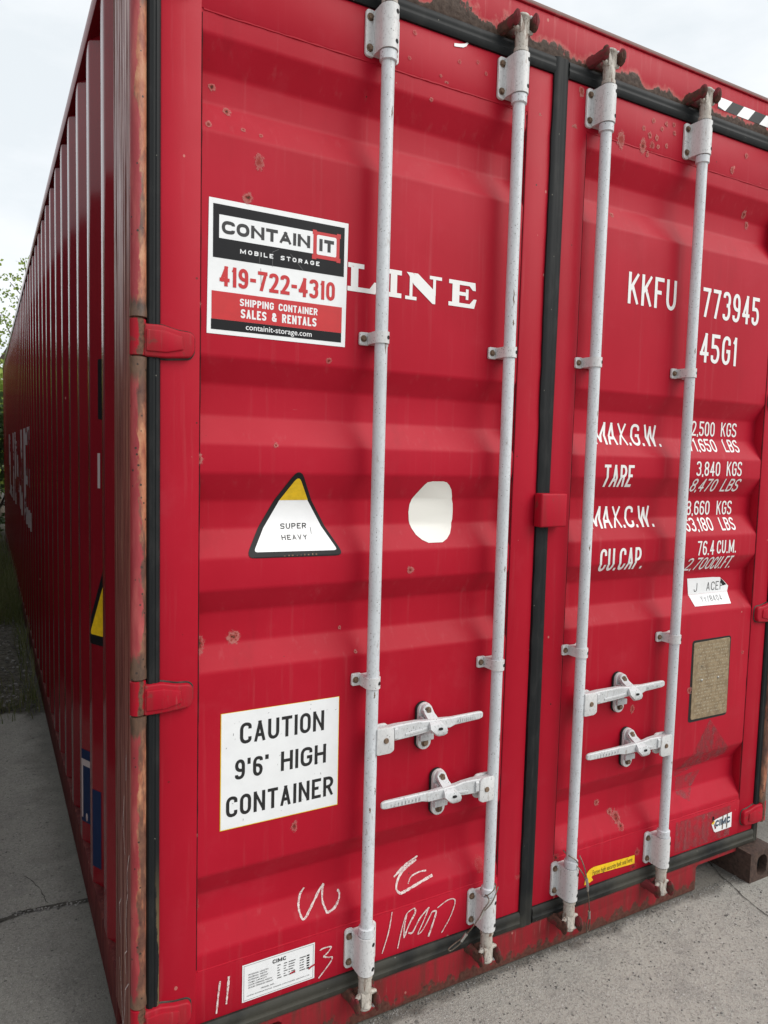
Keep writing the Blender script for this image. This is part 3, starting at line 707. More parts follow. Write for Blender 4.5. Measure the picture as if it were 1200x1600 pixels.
# corner castings
def casting(x0, x1, y0, y1, z0, z1, front=-1):
    c = MB().mat('casting'); rx, rz = .032, .042; cx, cz = (x0 + x1) / 2, (z0 + z1) / 2; N_ = 32
    yf = y0 if front < 0 else y1; yi = yf + (.032 if front < 0 else -.032)
    def oval(t): return cx + rx * math.copysign(abs(math.cos(t)) ** .75, math.cos(t)), cz + rz * math.copysign(abs(math.sin(t)) ** .75, math.sin(t))
    def rec(t):
        a, b = math.cos(t), math.sin(t); hx, hz = (x1 - x0) / 2, (z1 - z0) / 2; k = min(hx / abs(a) if abs(a) > 1e-9 else 9, hz / abs(b) if abs(b) > 1e-9 else 9)
        return cx + a * k, cz + b * k
    A = [math.atan2((z1 - z0), (x1 - x0))]; ang = sorted([2 * math.pi * k / N_ for k in range(N_)] + [A[0], math.pi - A[0], math.pi + A[0], 2 * math.pi - A[0]])
    n = len(ang); vs = [(*rec(t)[:1], yf, rec(t)[1]) for t in ang] + [(oval(t)[0], yf, oval(t)[1]) for t in ang] + [(oval(t)[0], yi, oval(t)[1]) for t in ang]
    yb = y1 if front < 0 else y0
    vs += [(rec(t)[0], yb, rec(t)[1]) for t in ang]
    fs = []
    for k in range(n):
        j = (k + 1) % n; fs += [(k, j, n + j, n + k), (n + k, n + j, 2 * n + j, 2 * n + k), (k, 3 * n + k, 3 * n + j, j)]
    fs.append(tuple(3 * n + k for k in range(n)))
    c._add(vs, fs); c.mat('dark'); c._add([(oval(t)[0], yi, oval(t)[1]) for t in ang], [tuple(range(n))])
    return c.build('corner_casting', parent=box_, recalc=True)
for z0, z1 in ((GZ, GZ + .118), (2.778, 2.896)):
    casting(2.297, 2.441, -.064, .114, z0, z1); casting(.004, .144, -.064 if z0 < 0 else -.02, .114, z0, z1)
    casting(.004, .144, 12.03, 12.19, z0, z1, 1); casting(2.301, 2.441, 12.03, 12.19, z0, z1, 1)

# side walls
CY = [.462, .783, 1.085, 1.385, 1.68, 1.975, 2.27]
while CY[-1] < 11.6: CY.append(CY[-1] + .292)
def side_prof():
    p = [(.268, .040), (.394, .040)]
    for y in CY:
        p += [(y, .004), (y + .066, .004), (y + .134, .040)]
        nx = y + .292
        p.append((nx - .068 if y != CY[0] else .783 - .068, .040))
    p = [q for q in p if q[0] < 11.98]; p.append((12.02, .040))
    o = [p[0]]
    for a in p[1:]:
        if a[0] > o[-1][0] + 1e-4: o.append(a)
    return o
SP = side_prof()
def spx(y):
    for i in range(len(SP) - 1):
        if SP[i][0] <= y <= SP[i + 1][0]: return SP[i][1] + (SP[i + 1][1] - SP[i][1]) * (y - SP[i][0]) / (SP[i + 1][0] - SP[i][0])
    return SP[-1][1]
def side(sx):
    X = (lambda x: x) if sx > 0 else (lambda x: XM - x)
    b = MB().mat('shaded_wall_paint'); pts = []
    for i, q in enumerate(SP):
        if 0 < i < len(SP) - 1:
            q0, q1, q2 = Vector(SP[i - 1]), Vector(q), Vector(SP[i + 1]); e0 = q1 + (q0 - q1).normalized() * .008; e1 = q1 + (q2 - q1).normalized() * .008
            for s in (0, .5, 1): v = (1 - s) ** 2 * e0 + 2 * s * (1 - s) * q1 + s ** 2 * e1; pts.append((v.x, v.y))
        else: pts.append(q)
    n = len(pts); zs = (.11, 2.85)
    b._add([(X(x), y, z) for y, x in pts for z in zs], [(2 * i, 2 * i + 1, 2 * i + 3, 2 * i + 2) for i in range(n - 1)])
    o = b.build('side_wall', parent=box_, sharp=1.2)
    r_ = MB().mat('shaded_wall_paint'); r_.box(*sorted((X(-.002), X(.06))), .10, 12.1, 2.830, 2.884, .005, 2); r_.build('top_side_rail', parent=box_)
    r_ = MB().mat('shaded_rail_paint'); r_.box(*sorted((X(.004), X(.05))), .268, 12.03, GZ + .035, .1095, .004, 2); r_.box(*sorted((X(.006), X(.06))), .1, 12.03, GZ + .012, GZ + .0345, .003); r_.build('bottom_side_rail', parent=box_)
    return o
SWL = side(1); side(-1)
b = MB().mat('shaded_wall_paint'); b.box(.06, XM - .06, .07, 12.1, 2.845, 2.872); b.build('roof_panel', parent=box_)
b = MB().mat('shaded_wall_paint'); b.box(.06, XM - .06, 12.05, 12.12, GZ + .1, 2.85); b.box(.004, .09, 12.0, 12.17, GZ + .118, 2.778, .004); b.box(XM - .09, XM - .004, 12.0, 12.17, GZ + .118, 2.778, .004); b.build('end_wall', parent=box_)
b = MB().mat('casting'); b.box(.06, XM - .06, .12, 12.0, .06, .09)
for k in range(30): b.box(.06, XM - .06, .3 + k * .39, .35 + k * .39, GZ + .03, .0595)
b.build('underframe', parent=box_)

# side markings, draped on the corrugation
def drape_side(mb, eps=.0012):
    for q, _ in SP: bmesh.ops.bisect_plane(mb.b, geom=mb.b.verts[:] + mb.b.edges[:] + mb.b.faces[:], plane_co=(0, q, 0), plane_no=(0, 1, 0), dist=1e-6)
    for v in mb.b.verts: v.co.x += spx(v.co.y) - eps
    return mb
def side_rect(mb, y0, y1, z0, z1, dx=0): mb._add([(dx, y0, z0), (dx, y1, z0), (dx, y1, z1), (dx, y0, z1)], [(0, 1, 2, 3)])
t = MB().mat('side_letter')
def side_text(mb, s, ynear, yfar, z0, z1):
    q = MB(); font_text(q, s, 0, 1, z0, z1, 0, .02); q.b.verts.index_update()
    mb._add([(0, yfar - v.co.x * (yfar - ynear), v.co.z) for v in q.b.verts], [[v.index for v in f_.verts] for f_ in q.b.faces]); q.b.free()
side_text(t, 'LINE', 4.3, 9.3, .93, 1.72)
drape_side(t); t.build('side_lettering', parent=SWL)
t = MB().mat('side_letter'); side_rect(t, .738, .7495, 1.444, 1.556); drape_side(t); t.build('side_stripe', parent=SWL)
t = MB().mat('st_black'); P3 = rpoly([(.7465, 1.664), (.7465, 1.853), (.726, 1.853), (.726, 1.664)], .004); t._add([(0, y, z) for y, z in P3], [tuple(range(len(P3)))]); drape_side(t); t.build('vent_cover', parent=SWL)
t = MB().mat('st_black'); P3 = rpoly([(.815, .930), (.58, .930), (.70, 1.255)], .02)
t._add([(0, y, z) for y, z in P3], [tuple(range(len(P3)))]); t.mat('st_yellow'); P3 = rpoly([(.788, .962), (.61, .962), (.70, 1.20)], .012)
t._add([(-.0004, y, z) for y, z in P3], [tuple(range(len(P3)))]); drape_side(t); t.build('height_warning_sticker', parent=SWL)
t = MB().mat('st_blue'); side_rect(t, .74, .7815, .168, .435); drape_side(t); t.build('blue_sticker', parent=SWL)
t = MB().mat('st_blue'); side_rect(t, 1.02, 1.084, .185, .462)
t.mat('side_letter'); side_rect(t, 1.03, 1.084, .400, .425, -.0004); side_rect(t, 1.075, 1.0835, .20, .400, -.0004); P3 = [(1.054 + .006 * math.cos(a * .5236), .206 + .016 * math.sin(a * .5236)) for a in range(12)]
t._add([(-.0004, y, z) for y, z in P3], [tuple(range(12))]); drape_side(t); t.build('blue_sticker', parent=SWL)

# ------------------------------------------------------------------ locking bars
BY = -.045
def guide(x, zc, parent, hgt=.115, up=1):
    g = MB().mat('bracket'); hh = hgt / 2
    for sg in (-1, 1):
        xa, xb = (x - .046, x - .018) if sg < 0 else (x + .018, x + .052)
        g.prism(rrect(xa, xb, zc - hh, zc + hh, .010), -.0075, -.0005, .002, 2)
    rr = .0245
    o = [(x + rr * math.cos(R_(a)), BY - .001 + rr * math.sin(R_(a))) for a in range(180, 361, 12)]
    o = [(x - rr, -.002)] + o + [(x + rr, -.002)]
    g.prismz(o, zc - hh + .004, zc + hh - .004)
    for sg in (-1, 1): g.box(x + sg * rr - (.003 if sg < 0 else -.0), x + sg * rr + (.0 if sg < 0 else .003), -.0125, -.0045, zc - hh + .006, zc + hh - .006, .003, 1)
    g.mat('bolt')
    for sx_ in (-.034, .037):
        for sz in (-1, 1): g.hexbolt(x + sx_, -.0075, zc + sz * hh * .65, .0072, .0055, rot=random.random())
    g.mat('dark')
    for sz in (-.62, .62): 
        a = R_(-62); cx, cy = x + rr * math.cos(a), BY - .001 + rr * math.sin(a); nx, ny = math.cos(a), math.sin(a)
        g.cyl((cx - nx * .004, cy - ny * .004, zc + sz * hh), (cx + nx * .0008, cy + ny * .0008, zc + sz * hh), .0055, n=14)
    g.build('guide_bracket', parent=parent)
def clamp(x, z0, z1, parent):
    g = MB().mat('bracket'); zc = (z0 + z1) / 2; hh = (z1 - z0) / 2; rr = .0212
    for xa, xb in ((x - .043, x - .014), (x + .014, x + .043)): g.prism(rrect(xa, xb, z0, z1, .005), -.0065, .0005, .0018, 2)
    o = [(x - rr, -.003)] + [(x + rr * math.cos(R_(a)), BY + rr * math.sin(R_(a))) for a in range(180, 361, 12)] + [(x + rr, -.003)]
    g.prismz(o, z0 + .002, z1 - .002)
    g.mat('bolt'); g.hexbolt(x - .032, -.0065, zc, .0065, .005, rot=random.random()); g.hexbolt(x + .033, -.0065, zc, .0065, .005)
    g.mat('dark'); a = R_(-58); nx, ny = math.cos(a), math.sin(a)
    g.cyl((x + nx * .017, BY + ny * .017, zc), (x + nx * .0220, BY + ny * .0220, zc), .0052, n=14)
    g.build('bar_clamp', parent=parent)
def camhead(x, z, sg, parent, seed):
    """z: bar end at the neck, sg +1 for the upper end, -1 for the lower end"""
    rnd = random.Random(seed); c = MB().mat('cam_metal'); Z = lambda d: z + sg * d
    prof = [(Z(-.004), .0205), (Z(.006), .0205), (Z(.008), .0172), (Z(.016), .0182), (Z(.03), .0186), (Z(.040), .0180), (Z(.046), .0168), (Z(.052), .013)]
    if sg < 0: prof = prof[::-1]
    c.lathez(x, BY, prof, 22)
    # lower horns: a crescent reaching to both sides
    yv = BY + .004
    for s_, L in ((-1, .029), (1, .034)):
        pts = [(x + s_ * L * t, yv - .004 * t - .004, Z(.052 + .009 * t * t * (1 if s_ < 0 else .4))) for t in (0, .35, .7, 1)]
        c.tube(pts, [.0120, .0098, .0078, .0046], 10)
    # flattened head between the keeper lugs, with a cap
    c.tube([(x, BY - .002, Z(.046)), (x, BY - .004, Z(.060)), (x + .001, BY - .006, Z(.074)), (x + .001, BY - .008, Z(.086))], [.0150, .0118, .0125, .0165], 14)
    pts = [(x - .0165, Z(.044)), (x + .0165, Z(.044)), (x + .0165, Z(.092)), (x - .0170, Z(.092))]
    if sg < 0: pts = pts[::-1]
    c.prism(pts[::-1], BY - .015, BY + .010, .004, 2)
    c.ell((x - .001, BY - .006, Z(.090)), .0190, .0150, .0085, 16, .03, rnd)
    c.box(x - .018, x + .012, BY - .004, BY + .020, min(Z(.082), Z(.096)), max(Z(.082), Z(.096)), .005, 3)
    c.mat('bracket'); c.ell((x + .026, BY - .006, Z(.094)), .0055, .0055, .006, 8)
    c.build('cam_head', parent=parent)
def keeper(x, z, sg, seed):
    rnd = random.Random(seed); k = MB().mat('keeper'); Z = lambda d: z + sg * d
    for s_, fw, w_, h_ in ((-1, .068, .0120, .022), (1, .074, .0135, .026)):
        xc = x + s_ * .0310; zc = Z(.074)
        k.tube([(xc + s_ * .003, .002, zc - sg * .004), (xc + s_ * .001, -.02, zc - sg * .002), (xc, -.042, zc), (xc - s_ * .002, -fw, zc + sg * .004)], [h_ * .85, h_ * .78, h_ * .80, h_ * .55], 10)
        k.ell((xc - s_ * .001, -fw + .010, zc + sg * .002), w_, .016, h_, 12, .06, rnd)
    k.box(x - .036, x + .036, -.008, -.0005, min(Z(.055), Z(.094)), max(Z(.055), Z(.094)), .004)
    k.b.verts.ensure_lookup_table()
    for v in k.b.verts:      # flatten the lugs sideways
        for s_ in (-1, 1):
            xc = x + s_ * .0310
            if v.co.y < -.009 and abs(v.co.x - xc) < .03 and (v.co.x - x) * s_ > 0: v.co.x = xc + max(-.0120, min(.0120, (v.co.x - xc) * .62))
    k.build('cam_keeper', parent=box_)
BAR = [(.6135, DL, 'left'), (1.034, DL, 'right'), (1.370, DR, 'left'), (1.808, DR, 'right')]
BARS = []
for i, (x, d, w_) in enumerate(BAR):
    b = MB().mat('bar'); b.lathez(x, BY, [(.085, .0168), (.13, .0170)] + [(.2 + .1 * k, .0170) for k in range(25)] + [(2.70, .0170), (2.75, .0168)], 24)
    # collars beside the brackets
    for zc in (2.578, .256): b.lathez(x, BY, [(zc - .013, .0190), (zc - .011, .0222), (zc + .011, .0222), (zc + .013, .0190)], 24)
    o = b.build('locking_bar', parent=box_); BARS.append(o)
    rb = random.Random(70 + i)
    for zc, ln, ang in [[(2.44, .030, 292), (.93, .018, 262), (.66, .020, 300), (.61, .016, 250), (1.86, .05, 285)], [(2.03, .045, 255), (1.96, .018, 262), (.74, .03, 300), (1.25, .02, 275)], [(2.49, .030, 318), (1.72, .018, 285), (.34, .016, 300), (1.30, .02, 265)], [(.66, .03, 318), (.52, .012, 280), (1.05, .018, 312), (1.95, .02, 262)]][i]:
        ch = MB().mat('bolt'); vs = []; n_ = 9
        for k in range(n_):
            t_ = k / (n_ - 1); hw = (.5 + .5 * rb.random()) * 9 * math.sin(math.pi * (.06 + .88 * t_)); ac = ang + rb.uniform(-4, 4)
            for a_ in (ac - hw, ac + hw): vs.append((x + .01712 * math.cos(R_(a_)), BY + .01712 * math.sin(R_(a_)), zc + ln * (t_ - .5)))
        ch._add(vs, [(2 * k, 2 * k + 1, 2 * k + 3, 2 * k + 2) for k in range(n_ - 1)]); ch.build('paint_chip', parent=o)
    o['label'] = ['galvanised locking bar, first from the left', 'galvanised locking bar, second from the left beside the centre gasket', 'galvanised locking bar, third from the left beside the centre gasket', 'galvanised locking bar farthest right'][i]
    guide(x, 2.645, o); guide(x, .189, o, .115)
    clamp(x, 1.861, 1.895, o); clamp(x, .946 - .017 + .015, .978, o)
    camhead(x, 2.708, 1, o, i); camhead(x, .126, -1, o, i + 10)
    keeper(x, 2.708, 1, i); keeper(x, .126, -1, i + 20)

# handles: hub on its bar, arm, retainer on the door
def handle(x, zc, d, bar, L, xr, zr, reach, seed):
    """x bar, zc height, d +1 towards the right, L arm length, xr/zr retainer centre"""
    hb = MB().mat('bracket'); xs = lambda t: x + d * t
    pl = [(xs(.008), zc + .033), (xs(.050), zc + .033), (xs(.061), zc + .025), (xs(.062), zc - .034), (xs(.050), zc - .041), (xs(.008), zc - .041)]
    pl = pl if d > 0 else pl[::-1]
    hb.prism(rpoly(pl, .005, 4), -.0655, -.0590, .002, 2); hb.prism(rpoly(pl, .005, 4), -.0345, -.0280, .002, 2)
    hb.box(*sorted((xs(.012), xs(.024))), -.0589, -.0346, zc - .038, zc + .030, .002, 1)
    hb.mat('bolt'); hb.cyl((xs(.036), -.0652, zc - .003), (xs(.036), -.0690, zc - .003), .0085, .0065, 14)
    hb.build('handle_hub', parent=bar)
    a = MB().mat('handle_metal'); Y0 = -.0468
    xr_ = abs(xr - x)
    secs = [(.024, Y0, .010, .018, .012), (.062, Y0, .010, .0205, .0120), (.075, Y0, .010, .0215, .0115), (xr_ - .055, Y0 - .004, .013, .0205, .009), (xr_ - .03, Y0 - .007, .014, .0175, .009), (xr_ - .005, Y0 - .009, .015, .0160, .009), (xr_ + .03, Y0 - .007, .014, .0150, .009),
            (xr_ + .06, Y0 - .002, .010, .0150, .0072), (xr_ + .08, Y0 + .002, .011, .0125, .0065), (L - .012, Y0 - .004, .016, .0112, .0062), (L - .003, Y0 - .004, .0162, .0095, .005), (L, Y0 - .004, .0163, .007, .004)]
    a.loft([(xs(t), y, zc + dz, hh, ht) for t, y, dz, hh, ht in secs], .003)
    a.loft([(xs(.0635), Y0 - .002, zc + .010, .0165, .0150), (xs(.0745), Y0 - .002, zc + .010, .0165, .0150)], .004)
    # forged rib along the arm and cast marks on the grip
    a.loft([(xs(t), y, zc + dz, .0035, .004) for t, y, dz in ((.10, Y0 - .010, .002), (xr_ - .05, Y0 - .013, .006), (xr_ - .025, Y0 - .015, .010))], .001)
    rnd = random.Random(seed)
    for k in range(9):
        t = xr_ + .088 + k * (L - xr_ - .11) / 9; hh = rnd.uniform(.003, .0055)
        a.box(*sorted((xs(t), xs(t + .004))), Y0 - .0105, Y0 - .0085, zc + .0125 - hh, zc + .0125 + hh)
    a.build('handle', parent=bar, recalc=True)
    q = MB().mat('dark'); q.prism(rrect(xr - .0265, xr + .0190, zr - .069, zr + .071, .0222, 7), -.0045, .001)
    q.mat('bracket')
    q.prism(rrect(xr - .0225, xr + .0225, zr - .069, zr + .069, .0222, 7), -.014, .001, .003, 2)
    q.mat('handle_metal')
    # catch cover hanging from the upper bolt over the arm
    q.prism(rrect(xr - .0170, xr + .0170, zr + .034, zr + .068, .0165, 6), -.026, -.0145, .003, 2)
    e = .012 * 1
    vs = []
    for t, yy, cx, hw in ((0, -.022, xr, .0150), (.014, -.036, xr, .0155), (.026, -.062, xr, .0165), (.035, -.0750, xr + .001, .0215), (.045, -.0785, xr + .006, .0265), (.055, -.0795, xr + .013, .0225), (.065, -.0765, xr + .019, .0160), (.071, -.0715, xr + .021, .0080)):
        z = zr + .060 - t
        vs += [(cx - hw, yy, z), (cx + hw, yy, z), (cx + hw, yy + .010, z - .004), (cx - hw, yy + .010, z - .004)]
    n = len(vs) // 4; fs = [(0, 1, 2, 3), tuple(4 * (n - 1) + k for k in (3, 2, 1, 0))]
    for i in range(n - 1):
        for k in range(4): fs.append((4 * i + k, 4 * i + (k + 1) % 4, 4 * i + 4 + (k + 1) % 4, 4 * i + 4 + k))
    q._add(vs, fs)
    q.box(xr - .0215, xr - .010, -.034, -.0145, zr - .012, zr + .034, .003, 2)
    q.box(xr - .020, xr + .026, -.024, -.0145, zr - .040, zr - .020, .003, 2)
    q.mat('bolt'); q.hexbolt(xr, -.026, zr + .051, .0082, .007, rot=.5); q.hexbolt(xr, -.014, zr - .048, .0085, .007, rot=.1)
    q.mat('dark'); q.cyl((xr - .004, -.0139, zr - .026), (xr - .004, -.0150, zr - .026), .005, n=12)
    q.mat('dark'); q.prism(rrect(xr + .004, xr + .018, zr + .010, zr + .0165, .003), -.0812, -.0775)
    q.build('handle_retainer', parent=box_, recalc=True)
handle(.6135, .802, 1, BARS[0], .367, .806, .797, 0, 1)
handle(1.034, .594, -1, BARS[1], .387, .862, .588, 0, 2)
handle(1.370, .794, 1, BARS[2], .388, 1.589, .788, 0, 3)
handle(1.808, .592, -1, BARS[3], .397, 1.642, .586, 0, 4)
# lock cover box bridging the centre
b = MB().mat('hinge_paint'); b.box(1.185, 1.288, -.040, -.0025, 1.366, 1.470, .006, 3); b.build('lock_cover', parent=DR)

# ------------------------------------------------------------------ lettering and stickers on the doors
def finish(mb, name, door, P, eps=.0010):
    fn, br = P; mb.drape(lambda z: fn(z) - eps, br); o = mb.build(name, parent=door); return o
# white word beside the big sticker
def serif_line(mb):
    z0, z1 = 1.998, 2.070; H = z1 - z0; s = .012; st = .020; hs = .012
    def I(xc, w=.048):
        rect(mb, xc - st / 2, xc + st / 2, z0 + hs * .6, z1 - hs * .6, -.00003); rect(mb, xc - w / 2, xc + w / 2, z0, z0 + hs, 0); rect(mb, xc - w / 2, xc + w / 2, z1 - hs, z1, 0)
    # L
    rect(mb, .545, .566, z0 + .004, z1, -.00003); rect(mb, .5362, .583, z1 - hs, z1, 0); mb.poly([(.5352, z0), (.618, z0), (.624, z0 + .030), (.614, z0 + .030), (.600, z0 + .012), (.5352, z0 + .012)], 0)
    I(.673)
    # N
    mb.poly([(.712, z1), (.748, z1), (.806, z0 + .030), (.806, z0 - .003), (.797, z0 - .003), (.735, z1 - .030), (.720, z1 - .008)], 0)
    rect(mb, .7225, .7315, z0 + .006, z1 - .012, -.00003); rect(mb, .709, .745, z0, z0 + .009, -.00006); rect(mb, .7975, .8065, z0 + .02, z1 - .004, -.00009); rect(mb, .786, .826, z1 - .009, z1, -.00006)
    # E
    rect(mb, .862, .886, z0 + .004, z1 - .004, -.00003); mb.poly([(.850, z0), (.938, z0), (.946, z0 + .026), (.936, z0 + .026), (.922, z0 + .011), (.850, z0 + .011)], 0)
    mb.poly([(.850, z1), (.940, z1), (.942, z1 - .022), (.932, z1 - .022), (.920, z1 - .011), (.850, z1 - .011)], 0)
    rect(mb, .885, .912, .5 * (z0 + z1) - .004, .5 * (z0 + z1) + .006, 0); rect(mb, .908, .917, .5 * (z0 + z1) - .014, .5 * (z0 + z1) + .015, -.00006)
t = MB().mat('letter'); serif_line(t); finish(t, 'serif_lettering', DL, PL)
# mobile storage sticker
t = MB().mat('st_white'); Y1, Y2, Y3, Y4 = -.0004, -.0007, -.0010, -.0013
t.poly([(.1685, 1.852), (.5315, 1.852), (.5345, 2.166), (.172, 2.166)], 0)
t.mat('st_black'); rect(t, .182, .524, 2.030, 2.1535, Y1); rect(t, .1785, .520, 1.8625, 1.8868, Y1)
t.mat('st_red'); rect(t, .1795, .5205, 1.8870, 1.9525, Y1)
t.mat('st_white'); rect(t, .1965, .440, 2.0760, 2.1300, Y2)
t.mat('st_red'); rect(t, .437, .510, 2.066, 2.132, Y3); rect(t, .434, .446, 2.063, 2.074, Y3 - .00005); rect(t, .502, .513, 2.063, 2.074, Y3 - .00005); rect(t, .435, .446, 2.124, 2.135, Y3 - .00005); rect(t, .502, .513, 2.124, 2.135, Y3 - .00005)
t.mat('st_white'); t.poly(rrect(.4465, .501, 2.0755, 2.124, .004), Y4)
t.mat('ink'); stroke_text(t, 'CONTAIN', .2025, .4285, 2.0875, 2.1175, .0080, Y3, .0042, .010); stroke_text(t, 'IT', .4535, .494, 2.085, 2.115, .0088, Y4 - .0003, .0045)
t.mat('st_white'); stroke_text(t, 'MOBILE STORAGE', .248, .455, 2.0475, 2.0580, .0024, Y2, .0055, .0035)
t.mat('st_red'); stroke_text(t, '419-722-4310', .1985, .4995, 1.9655, 2.0125, .0085, Y2, .0048, .011)
t.mat('st_white'); stroke_text(t, 'SHIPPING CONTAINER', .2485, .452, 1.9240, 1.9415, .0035, Y2, .0022, .004); stroke_text(t, 'SALES & RENTALS', .251, .4495, 1.8955, 1.9170, .0043, Y2, .0025, .005)
font_text(t, 'containit-storage.com', .264, .437, 1.8645, 1.8815, Y2, .006)
t.mat('ink_grey')
for l in ([(.297, 2.060), (.297, 2.030)], [(.330, 2.062), (.330, 2.028)], [(.329, 2.063), (.346, 2.072)], [(.376, 2.066), (.412, 2.030)], [(.300, 2.020), (.302, 1.97)]): t.ribbon(l, .00045, Y2)
o = finish(t, 'company_sticker', DL, PL); o['label'] = 'white, black and red CONTAINIT mobile storage sticker'
# caution sign
t = MB().mat('st_yellow'); t.poly([(.2105, .6135), (.539, .6135), (.5375, .9185), (.2105, .9185)], 0); t.mat('st_white'); t.poly([(.2125, .6155), (.5375, .6155), (.5360, .9175), (.2125, .9175)], Y1)
t.mat('ink'); stroke_text(t, 'CAUTION', .2605, .4935, .832, .887, .0086, Y2, .0068, .013); stroke_text(t, '9\'6"', .2485, .338, .7405, .793, .0084, Y2, .0065, .013); stroke_text(t, 'HIGH', .372, .501, .7405, .793, .0086, Y2, .0068, .013); stroke_text(t, 'CONTAINER', .226, .5245, .645, .6995, .0086, Y2, .0068, .013)
rnd = random.Random(77); t.mat('ink_grey')
for _ in range(34):
    a_, b_ = rnd.uniform(.22, .53), rnd.uniform(.622, .91); l_ = rnd.uniform(.0008, .006); th = rnd.uniform(0, 6.28); t.ribbon([(a_, b_), (a_ + l_ * math.cos(th), b_ + l_ * math.sin(th))], rnd.uniform(.0002, .0006), Y3)
o = finish(t, 'caution_sign', DL, PL); o['label'] = "white CAUTION 9'6\" HIGH CONTAINER sign"
# super heavy triangle
def tri_at(z, a, b): return a
t = MB().mat('st_grey'); t.poly(rpoly([(.4095, 1.5395), (.5435, 1.3040), (.2700, 1.3075)], [.034, .026, .026], 6), 0)
inn = [(.4105, 1.5165), (.5255, 1.3185), (.2930, 1.3215)]
t.mat('st_white'); t.poly(rpoly(inn, [.020, .011, .011], 6), Y1)
t.mat('st_yellow'); t.poly(rpoly([(.4105, 1.5170), (.4500, 1.4505), (.3705, 1.4505)], [.020, .0004, .0004], 6), Y2)
t.mat('ink_grey'); t.poly([(.457, 1.378), (.459, 1.378), (.4585, 1.361), (.457, 1.362)], Y2)
t.mat('ink'); stroke_text(t, 'SUPER', .374, .4465, 1.3755, 1.390, .0026, Y2, .0036, .004); stroke_text(t, 'HEAVY', .373, .4445, 1.348, 1.361, .0026, Y2, .0036, .004)
t.mat('bolt'); 
for k in range(9): rect(t, .37 + k * .011 + random.uniform(0, .004), .376 + k * .011, 1.3085, 1.3085 + random.uniform(.002, .005), Y2)
finish(t, 'weight_warning_sticker', DL, PL)['label'] = 'white triangle sticker reading SUPER HEAVY with yellow tip and black border'
# white disc
t = MB().mat('disc'); pts = []
for z, xa, xb in ((1.503, .822, .858), (1.500, .806, .872), (1.491, .797, .884), (1.478, .788, .896), (1.458, .774, .906), (1.436, .764, .912), (1.414, .761, .913), (1.39, .763, .912), (1.368, .769, .905), (1.350, .779, .895), (1.336, .795, .880), (1.327, .815, .862)): pts.append((z, xa, xb))
t.poly([(xb, z) for z, xa, xb in pts] + [(xa, z) for z, xa, xb in pts[::-1]], 0); finish(t, 'blank_round_sticker', DL, PL)['label'] = 'blank off white round sticker'
# maker plate sticker, lower left
t = MB().mat('st_white'); rect(t, .273, .478, .1335, .2365, 0)
t.mat('ink_grey')
for a, b, c, e_ in ((.277, .474, .2320, .2330), (.277, .474, .1368, .1378), (.277, .278, .1368, .2330), (.4732, .4742, .1368, .2330)): rect(t, a, b, c, e_, Y1)
t.mat('ink'); stroke_text(t, 'CIMC', .356, .394, .2145, .2255, .0024, Y2, .002, .004)
rows = [('INTERNAL LENGTH', 'MM'), ('INTERNAL WIDTH', 'MM'), ('INTERNAL HEIGHT', 'MM'), ('CUBIC CAPACITY', 'M'), ('DOOR OPENING WIDTH', 'MM'), ('DOOR OPENING HEIGHT', 'MM')]
rnd = random.Random(5)
for k, (a, b) in enumerate(rows):
    z = .2035 - k * .0072; t.mat('ink'); font_text(t, a, .290, .290 + .0036 * len(a), z, z + .0042, Y2)
    t.mat('ink_grey')
    for xx in (.370, .388, .402, .410, .434, .441): rect(t, xx, xx + rnd.uniform(.004, .012), z + .0008, z + .0034, Y2)
    t.mat('ink'); rect(t, .4545, .4625, z, z + .0042, Y2)
font_text(t, 'CHINA INTERNATIONAL MARINE CONTAINERS (GROUP) LTD.', .286, .464, .1455, .1495, Y2); font_text(t, 'MODEL NO. :', .325, .366, .1555, .1595, Y2)
t.mat('door_paint'); t.poly([(.459, .1655), (.467, .1725), (.4785, .175), (.4785, .170), (.470, .168), (.462, .1635)], Y3); t.poly([(.405, .172), (.42, .1755), (.422, .172), (.408, .168)], Y3)
finish(t, 'maker_sticker', DL, PL)['label'] = 'small white CIMC data sticker at the foot of the door'
# torn scrap of an old label
t = MB().mat('st_white'); t.poly([(.840, 2.696), (.860, 2.700), (.876, 2.705), (.888, 2.716), (.889, 2.713), (.880, 2.699), (.870, 2.693), (.848, 2.689), (.840, 2.6885)], 0); finish(t, 'torn_label', DL, PL)
